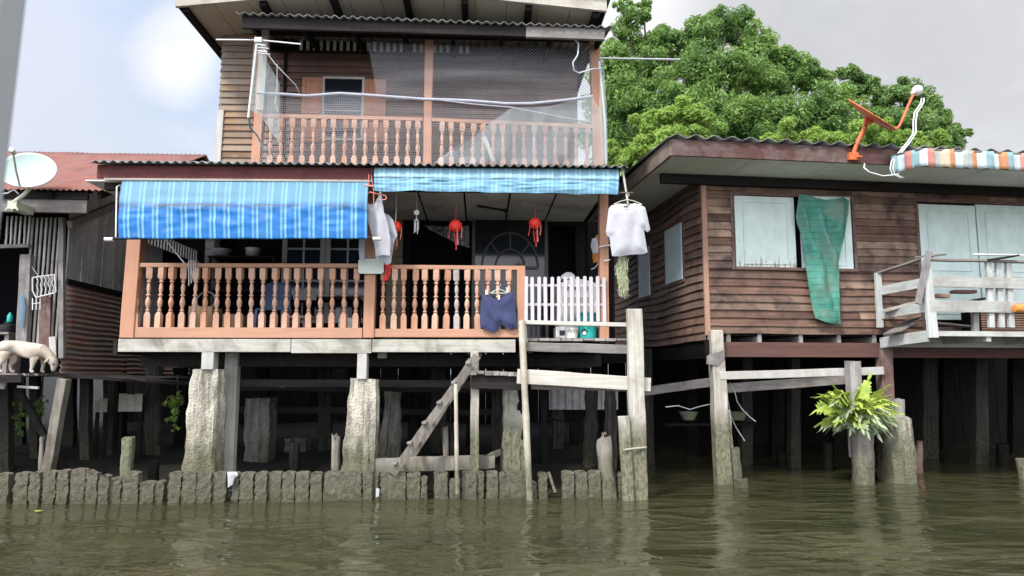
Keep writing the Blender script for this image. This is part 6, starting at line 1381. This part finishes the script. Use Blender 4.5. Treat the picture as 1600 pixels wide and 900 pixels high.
mb = MB(); mb.bar(C.pu(103, 351, .02)+V((.05,0,0)), C.pu(180, 319, .02)+V((.05,0,0)), .07, .11, (1,0,0), 4, .004); cp(mb, 'verge_beam', M['grey_x'], bevel=.006)
# front: upright slats and boards, an opening at the far left
def vboards(px0, px1, yt, yb, n, v, gap, mat, name, jag=0.0):
    mb = MB(); x0, x1 = C.x(px0, v, 450), C.x(px1, v, 450); zt, zb = C.z(yt, v, (px0+px1)/2), C.z(yb, v, (px0+px1)/2)
    for i in range(n):
        a = x0+(x1-x0)*i/n; b = x0+(x1-x0)*(i+1)/n-gap; mb.bar(((a+b)/2+rnd.uniform(-.006,.006), v+rnd.uniform(0,.008), zb+rnd.uniform(-jag, jag)), ((a+b)/2, v, zt), b-a, .022, (1,0,0), 3, .003)
    return cp(mb, name, M[mat])
vboards(42, 99, 340, 546, 8, .0, .035, 'grey', 'front_boards', .12)
vboards(2, 44, 338, 385, 6, -.02, .04, 'white_post', 'front_slats')
mb = MB(); mb.bar(C.p(-30, 386, -.05), C.p(46, 384, -.05), .05, .05, (0,1,0)); cp(mb, 'lintel', M['grey_x'])
mb = MB(); mb.bar(C.p(35, 548, -.06), C.p(42, 398, -.06), .15, .08, (1,0,0), 6, .005); cp(mb, 'door_post', M['grey'], bevel=.006)
mb = MB(); mb.bar(C.p(69, 545, -.05), C.p(71, 464, -.05), .15, .03, (1,0,0), 3, .003); cp(mb, 'patch_board', M['red_post'])
mb = MB(); mb.bar(C.p(97, 560, -.02), C.p(97, 340, -.02), .07, .07, (1,0,0), 5, .004); cp(mb, 'corner_post', M['grey'], bevel=.005)
mb = MB(); mb.bar(C.p(83, 558, -.06), C.p(82, 526, -.06), .09, .02, (1,0,0)); cp(mb, 'patch_board', M['white_post'])
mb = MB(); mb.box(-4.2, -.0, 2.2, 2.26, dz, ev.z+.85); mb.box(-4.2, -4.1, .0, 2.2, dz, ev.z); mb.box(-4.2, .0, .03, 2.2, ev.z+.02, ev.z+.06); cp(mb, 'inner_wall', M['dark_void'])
mb = MB(); mb.box(-4.2, .03, .0, 6, dz-.05, dz-.01); cp(mb, 'floor', M['darkwood'])
# side wall running back: upright grey boards over rusty iron
mb = MB(); zmid = C.pu(96, 441, .0).z; ztop = ev.z+.1
for i in range(26):
    v0 = .02+i*.2; h = ztop+.35*min(3, v0)
    mb.bar((.0+rnd.uniform(-.008,.008), v0+.095, zmid-.1+rnd.uniform(-.02,.02)), (.0, v0+.095, h), .185, .02, (0,1,0), 3, .003)
cp(mb, 'side_boards', M['grey_light'])
mb = MB(); mb.grid(lambda a, b: V((.035+.014*math.cos((zmid-dz)*b/.075*2*math.pi), .0+4.8*a, zmid-(zmid-dz+.02)*b-.03*noise.noise(V((a*9, b*2, 1))))), 20, 170); cp(mb, 'rusty_sheet', M['rust'], solid=.004, smooth=60)
mb = MB(); mb.bar((.05, .0, zmid+.02), (.05, 4.8, zmid-.0), .03, .08, (1,0,0)); cp(mb, 'sheet_batten', M['darkwood'])
# deck in front and along the side
mb = MB()
for i in range(13): v0 = -1.05+i*.115; mb.box(-4.2, .1+rnd.uniform(-.05,.08), v0+.004, v0+.11, dz-.035+rnd.uniform(-.006,.006), dz-.003)
cp(mb, 'deck', M['grey_x'])
mb = MB(); mb.bar((-4.2, -1.07, dz-.06), (.15, -1.07, dz-.07), .05, .10, (0,1,0), 8, .006); cp(mb, 'deck_beam', M['darkwood_x'], bevel=.006)
mb = MB(); mb.bar(C.p(80, 584, -.3), C.p(300, 598, .4), .9, .03, (0,1,0), 6, .01); mb.bar(C.p(120, 586, .6), C.p(300, 590, .9), .6, .03, (0,1,0), 6, .01); mb.bar(C.p(170, 588, -.35), C.p(230, 594, -.35), .06, .02, (0,1,0)); cp(mb, 'side_deck', M['darkwood_x'])
# stilts
def cpost(x0, y0, x1, y1, w, v, mat, sz=.14, name='stilt'):
    a, b = C.p(x0, y0, v), C.p(x1, y1, v); dr = (b-a)/(b.z-a.z); c = b+dr*(-.4-b.z); mb = MB(); mb.bar(c, a, w/FPX*(10.5+v), sz, (1,0,0), 8, .008); return cp(mb, name, M[mat], bevel=.008)
cpost(101, 592, 76, 735, 14, -.75, 'stump'); cpost(18, 590, 75, 690, 10, -.6, 'pile_dark', .06, 'brace')
for px_, v, w in ((10, .2, 14), (55, 1.2, 12), (135, .6, 14), (172, 1.6, 16), (110, 2.6, 16), (30, 2.8, 14)): cpost(px_, 588, px_+rnd.uniform(-3,3), 730, w, v, 'pile_mid')
mb = MB(); mb.bar(C.p(28, 604, -.9), C.p(60, 606, -.9), .04, .03, (0,1,0)); mb.bar(C.p(-10, 600, -.85), C.p(8, 602, -.85), .05, .1, (0,1,0)); cp(mb, 'scrap_batten', M['white_post'])
# wire rack hung on the front
t = thing('wire_rack', 'white wire rack with wavy bars hung on the front boards of the shack', 'rack', C, C.p(69, 465, -.12)); mb = MB(); p = lambda x, y: C.p(x, y, -.12)
cs = [p(51,434), p(85,429), p(88,456), p(85,458), p(56,465), p(51,454), p(51,434)]; mb.tube(cs, .011, 6); build(mb, 'rim', M['white_metal'], t, smooth=60); mb = MB()
for k in range(5): x = 57+k*6; mb.tube([p(x, 433-k), p(x+2.5, 440-k), p(x, 446-k), p(x+3, 453-k), p(x+1, 463-k)], .007, 6)
build(mb, 'wavy_bars', M['white_metal'], t, smooth=60); mb = MB(); mb.tube([p(50,417), p(60,432)], .005, 5); build(mb, 'hook', M['steel'], t)
mb = MB()
for x in (51, 57, 63): mb.tube([p(x, 466), p(x, 484)], .008, 6)
mb.tube([p(50,475), p(64,473)], .007, 6); build(mb, 'lower_hooks', M['white_metal'], t, smooth=60)
# things on the deck behind the dog
mb = cloth(C, [(30,462),(36,458),(40,480),(38,505),(33,520),(30,495)], -.14, .02, .01, 30, 3, seed=51); solo(mb, 'blue_rag', fabric('blue_rag_cloth', (.16,.24,.31)), C, 'blue and white rag hanging on the grey door post of the shack', 'rag', smooth=180)
for i, (px_, py_, r, h, mat, lab) in enumerate(((12,520,.13,.16,'black','dark pot standing in the open doorway of the shack'), (15,503,.04,.14,'teal','small green bottle in the open doorway of the shack'))):
    c = C.p(px_, py_, .4); mb = MB(); zb = c.z; mb.lathe([(.005,0),(r*.9,0),(r,.02),(r*.95,h*.7),(r*.4,h*.85),(r*.4,h),(.005,h)], c, 18); build(mb, 'pot' if i == 0 else 'bottle', M[mat], None, C, c, smooth=50, label=lab, cat='pot' if i == 0 else 'bottle')
t = thing('bench', 'low grey bench inside the open doorway of the shack', 'bench', C, C.p(12, 560, .4)); z = C.z(520, .4, 12); a, b = C.x(-25, .4), C.x(32, .4); mb = MB(); mb.box(a, b, .2, .62, z-.03, z); build(mb, 'seat', M['grey_x'], t)
for x in (a+.05, b-.05): mb = MB(); mb.box(x-.03, x+.03, .25, .58, dz, z-.03); build(mb, 'leg', M['grey'], t)

# pale green satellite dish
P = lambda x, y, v=-.9: C.p(x, y, v)
t = thing('satellite_dish', 'large pale green satellite dish on the eave of the grey shack', 'satellite dish', C, P(20, 322))
c = P(43, 265); RX = 39.5/FPX*9.2; nrm = V((.20, -.86, .46)).normalized(); 
ax = V((1,0,0)); ax = (ax-nrm*ax.dot(nrm)).normalized(); up = nrm.cross(ax)
if up.z < 0: up = -up
mb = MB(); nr, na = 10, 48; vs = []
for i in range(nr+1):
    for k in range(na): r_ = max(i/nr, .001); a_ = 2*math.pi*k/na; vs.append(c+ax*math.cos(a_)*r_*RX*1.1+up*math.sin(a_)*r_*RX*.98+nrm*(.10*(r_*r_-1)))
mb.add(vs, [(i*na+k, i*na+(k+1)%na, (i+1)*na+(k+1)%na, (i+1)*na+k) for i in range(nr) for k in range(na)]); d = build(mb, 'reflector', M['dish'], t, solid=.01, smooth=60)
for dx, dy in ((-.07,.05),(.1,.05),(-.09,-.08),(.07,-.08)): mb = MB(); q_ = c+ax*dx*1.3+up*dy-nrm*.088; mb.lathe([(.001,0),(.009,0),(.008,.006),(.001,.007)], q_, 8, nrm); build(mb, 'bolt', M['steel'], d)
mb = MB(); mb.tube([P(47,294), P(38,304), P(22,316)], .028, 10); build(mb, 'mount_arm', M['dish_bracket'], t, smooth=60)
mb = MB(); b0 = P(20,320); mb.box(b0.x-.06, b0.x+.06, b0.y-.02, -.53, b0.z-.06, b0.z+.05)
for dx in (-.05, 0, .05): mb.bar(b0+V((dx*.4,0,.03)), b0+V((dx*1.6,-.01,-.08)), .02, .02)
build(mb, 'wall_bracket', M['dish_bracket'], t, bevel=.004)
f = c+nrm*.62+V((0,0,-.2)); mb = MB(); mb.tube([c-up*RX*.93-nrm*.02, (c-up*RX*.93).lerp(f, .5)-V((0,0,.03)), f], .013, 8); build(mb, 'feed_arm', M['dish_bracket'], t, smooth=60)
mb = MB(); mb.lathe([(.005,-.06),(.03,-.055),(.035,0),(.03,.05),(.005,.055)], f, 12, (c-f).normalized()); build(mb, 'receiver', M['white_plastic'], t, smooth=60)
mb = MB(); mb.tube([P(0,303), P(12,302), P(20,297), P(25,299), P(29,303)], .009, 6); solo(mb, 'dish_cable', M['cable'], C, 'white cable curling under the pale green dish', 'cable', smooth=60)

# ------------------------------------------------------------------ the white dog, nose to the deck
D = -.78; kx = 1/FPX*(10.5+D)
def dog():
    dk = dz
    g = lambda x, y, dy=0: C.p(x, y, D)+V((0, dy, 0))
    J = {}; verts = []; rad = []; edges = []
    def v_(n, p, r, par=None):
        J[n] = len(verts); verts.append(p); rad.append(r if hasattr(r, '__len__') else (r, r))
        if par is not None: edges.append((J[par], J[n]))
    v_('hip', g(13, 541.5), (.115, .105)); v_('loin', g(27, 542.5), (.102, .10), 'hip'); v_('ribs', g(42, 547.5), (.128, .12), 'loin'); v_('chest', g(56, 551), (.135, .125), 'ribs'); v_('shoulder', g(67, 550), (.112, .105), 'chest')
    v_('neck', g(73.5, 552.5), (.076, .076), 'shoulder'); v_('nape', g(79.5, 559), (.060, .060), 'neck'); v_('skull', g(83.5, 565), (.072, .066), 'nape'); v_('stop', g(84.5, 571.5), (.048, .044), 'skull'); v_('muzzle', g(83.5, 577), (.034, .032), 'stop'); v_('nose', g(82.5, 580.5), (.023, .023), 'muzzle')
    v_('rump', g(5, 541), (.085, .08), 'hip'); v_('tail1', g(-2, 541), .028, 'rump'); v_('tail2', g(-10, 548), .022, 'tail1'); v_('tail3', g(-15, 560), .014, 'tail2')
    for s, n, fx_, hx in ((-1, 'L', 0, 0), (1, 'R', 7, 6)):
        yy = .072*s
        v_('thigh'+n, g(9+hx*.5, 550, yy), (.108, .068), 'hip'); v_('stifle'+n, g(12+hx, 561, yy*1.1), (.060, .046), 'thigh'+n); v_('hock'+n, g(4+hx, 571, yy*1.1), (.023, .022), 'stifle'+n); P_ = g(6+hx, 581, yy*1.1); P_.z = dk+.024; v_('hpaw'+n, P_, (.021, .022), 'hock'+n); Q = P_+V((.045, 0, -.004)); v_('htoe'+n, Q, (.02, .018), 'hpaw'+n)
        v_('scap'+n, g(59+fx_*.5, 557, yy*.9), (.068, .052), 'chest'); v_('elbow'+n, g(57+fx_, 564, yy), (.044, .038), 'scap'+n); v_('wrist'+n, g(55+fx_, 574, yy), (.023, .022), 'elbow'+n); P_ = g(53+fx_, 581, yy); P_.z = dk+.022; v_('fpaw'+n, P_, (.021, .021), 'wrist'+n); Q = P_+V((.042, 0, -.004)); v_('ftoe'+n, Q, (.02, .017), 'fpaw'+n)
    og = g(40, 582); og.z = dk
    me = bpy.data.meshes.new('dog'); me.from_pydata([tuple(p-og) for p in verts], edges, []); o = bpy.data.objects.new('dog', me); col.objects.link(o)
    o.location = C.m @ og; o.rotation_euler = (0, 0, C.a); ORG[o.name] = og
    md = o.modifiers.new('skin', 'SKIN'); md.use_smooth_shade = True
    sk = me.skin_vertices[0].data
    for i, r in enumerate(rad): sk[i].radius = r
    sk[J['hip']].use_root = True
    sb = o.modifiers.new('sub', 'SUBSURF'); sb.levels = 2; sb.render_levels = 2
    me.materials.append(M['dog']); tag(o, 'white dog sniffing the deck in front of the shack', 'dog')
    S = J['skull']; sk_ = verts[S]
    for s in (-1, 1):
        mb = MB(); e = sk_+V((-.03, s*.058, .045)); mb.loft([[e+V((a*.026, s*b*.012, 0)) for a, b in ((-1,0),(0,1),(1,0),(0,-1))], [e+V((a*.03-.022, s*(.02+b*.010), -.035)) for a, b in ((-1,0),(0,1),(1,0),(0,-1))], [e+V((a*.008-.04, s*(.026+b*.005), -.07)) for a, b in ((-1,0),(0,1),(1,0),(0,-1))]]); build(mb, 'ear', M['dog_ear'], o, smooth=60, sub=1)
        mb = MB(); mb.lathe([(.001,-.011),(.010,-.006),(.013,0),(.010,.006),(.001,.011)], verts[J['stop']]+V((.018, s*.047, .02)), 10); build(mb, 'eye', M['black'], o, smooth=60)
    mb = MB(); mb.lathe([(.001,-.016),(.015,-.009),(.019,0),(.014,.009),(.001,.013)], verts[J['nose']]+V((.016,-.012,-.006)), 12); build(mb, 'nose', M['black'], o, smooth=60)
dog()
# ------------------------------------------------------------------ plants and pale boards far back under the floors
def bush(px_, py_, v, r, n, label, mat='leaf_light', seed=1):
    c = A.p(px_, py_, v); t = thing('leafy_plant', label, 'plant', A, (c.x, c.y, c.z-r*2), 'plants hanging under the houses'); w_ = A.m @ c
    leaves('foliage', M[mat], [(c.x, c.y, c.z, r), (c.x-.04, c.y+.03, c.z-r*1.1, r*.6), (c.x+.03, c.y, c.z-r*1.9, r*.4), (c.x, c.y, c.z+r, r*.7)], n*2, .05, t, seed)
    mb = MB(); mb.tube([(c.x, c.y, c.z-r), (c.x+.02, c.y, c.z+.2), (c.x+.01, c.y, dz-.02)], .008, 6, .012); build(mb, 'stem', M['branch'], t)
bush(274, 636, 1.3, .16, 260, 'small bright plant hanging in the dark behind the left concrete pillar', seed=2); bush(32, 648, 1.3, .14, 200, 'small plant hanging in the dark below the white dog', 'leaf', 3); bush(62, 640, 1.4, .12, 160, 'small plant hanging close to the leaning shack post', 'leaf', 4)
for (x0, x1, y0, y1, v, lab) in ((147,168,624,644,2.2,'pinkish board panel in the dark right of the leaning shack post'), (184,223,616,643,2.0,'pale board panel above the pale stake stub under the floor')):
    a, b = A.p(x0, y1, v), A.p(x1, y0, v); mb = MB()
    for i in range(3): mb.box(a.x+(b.x-a.x)*i/3+.004, a.x+(b.x-a.x)*(i+1)/3, v, v+.02, a.z, b.z+rnd.uniform(-.02,.02))
    hd = solo(mb, 'pale_hoarding', M['cream'], A, lab, 'board panel', 'pale panels under the house')
    for x in (a.x+.03, b.x-.03): mb = MB(); mb.bar((x, v+.05, bank_z(a.x, v+9.7)-.1), (x, v+.05, b.z-.02), .05, .03, (1,0,0)); build(mb, 'prop', M['pile_dark'], hd)
a, b = A.p(858, 635, 2.6), A.p(965, 608, 2.6); mb = MB(); mb.grid(lambda u, w: V((a.x+(b.x-a.x)*u, 2.6+.012*math.cos(u*60), b.z+(A.z(640, 2.6, 900)-b.z)*w)), 120, 4); solo(mb, 'zinc_sheet', M['galv'], A, 'grey corrugated sheet standing behind the landing under the house', 'metal sheet', solid=.004)
mb = MB(); mb.bar(A.p(846, 650, 1.6), A.p(915, 668, 1.4), .12, .03, (0,1,0)); solo(mb, 'loose_lumber', M['pile_dark'], A, 'dark plank sloping in the shade behind the landing', 'board')
mb = MB(); mb.bar(A.p(409, 599, 1.0), A.p(444, 604, 1.0), .05, .03, (0,1,0)); solo(mb, 'loose_lumber', M['white_post'], A, 'short white lath under the floor right of the left concrete pillar', 'board')

# ------------------------------------------------------------------ roof post of the boat the picture is taken from
p0, p1 = W.p(40, -60, .62), W.p(-52, 760, .62); mb = MB(); mb.bar(V((p1.x-.034, .62, p1.z)), V((p0.x-.032, .62, p0.z)), .05, .04, (1,0,0), 4); mb2 = mb
t = build(mb2, 'boat_post', M['boat_grey'], None, W, (p1.x, .62, p1.z), bevel=.006, label='blurred grey roof post of the boat at the left picture edge', cat='boat post')
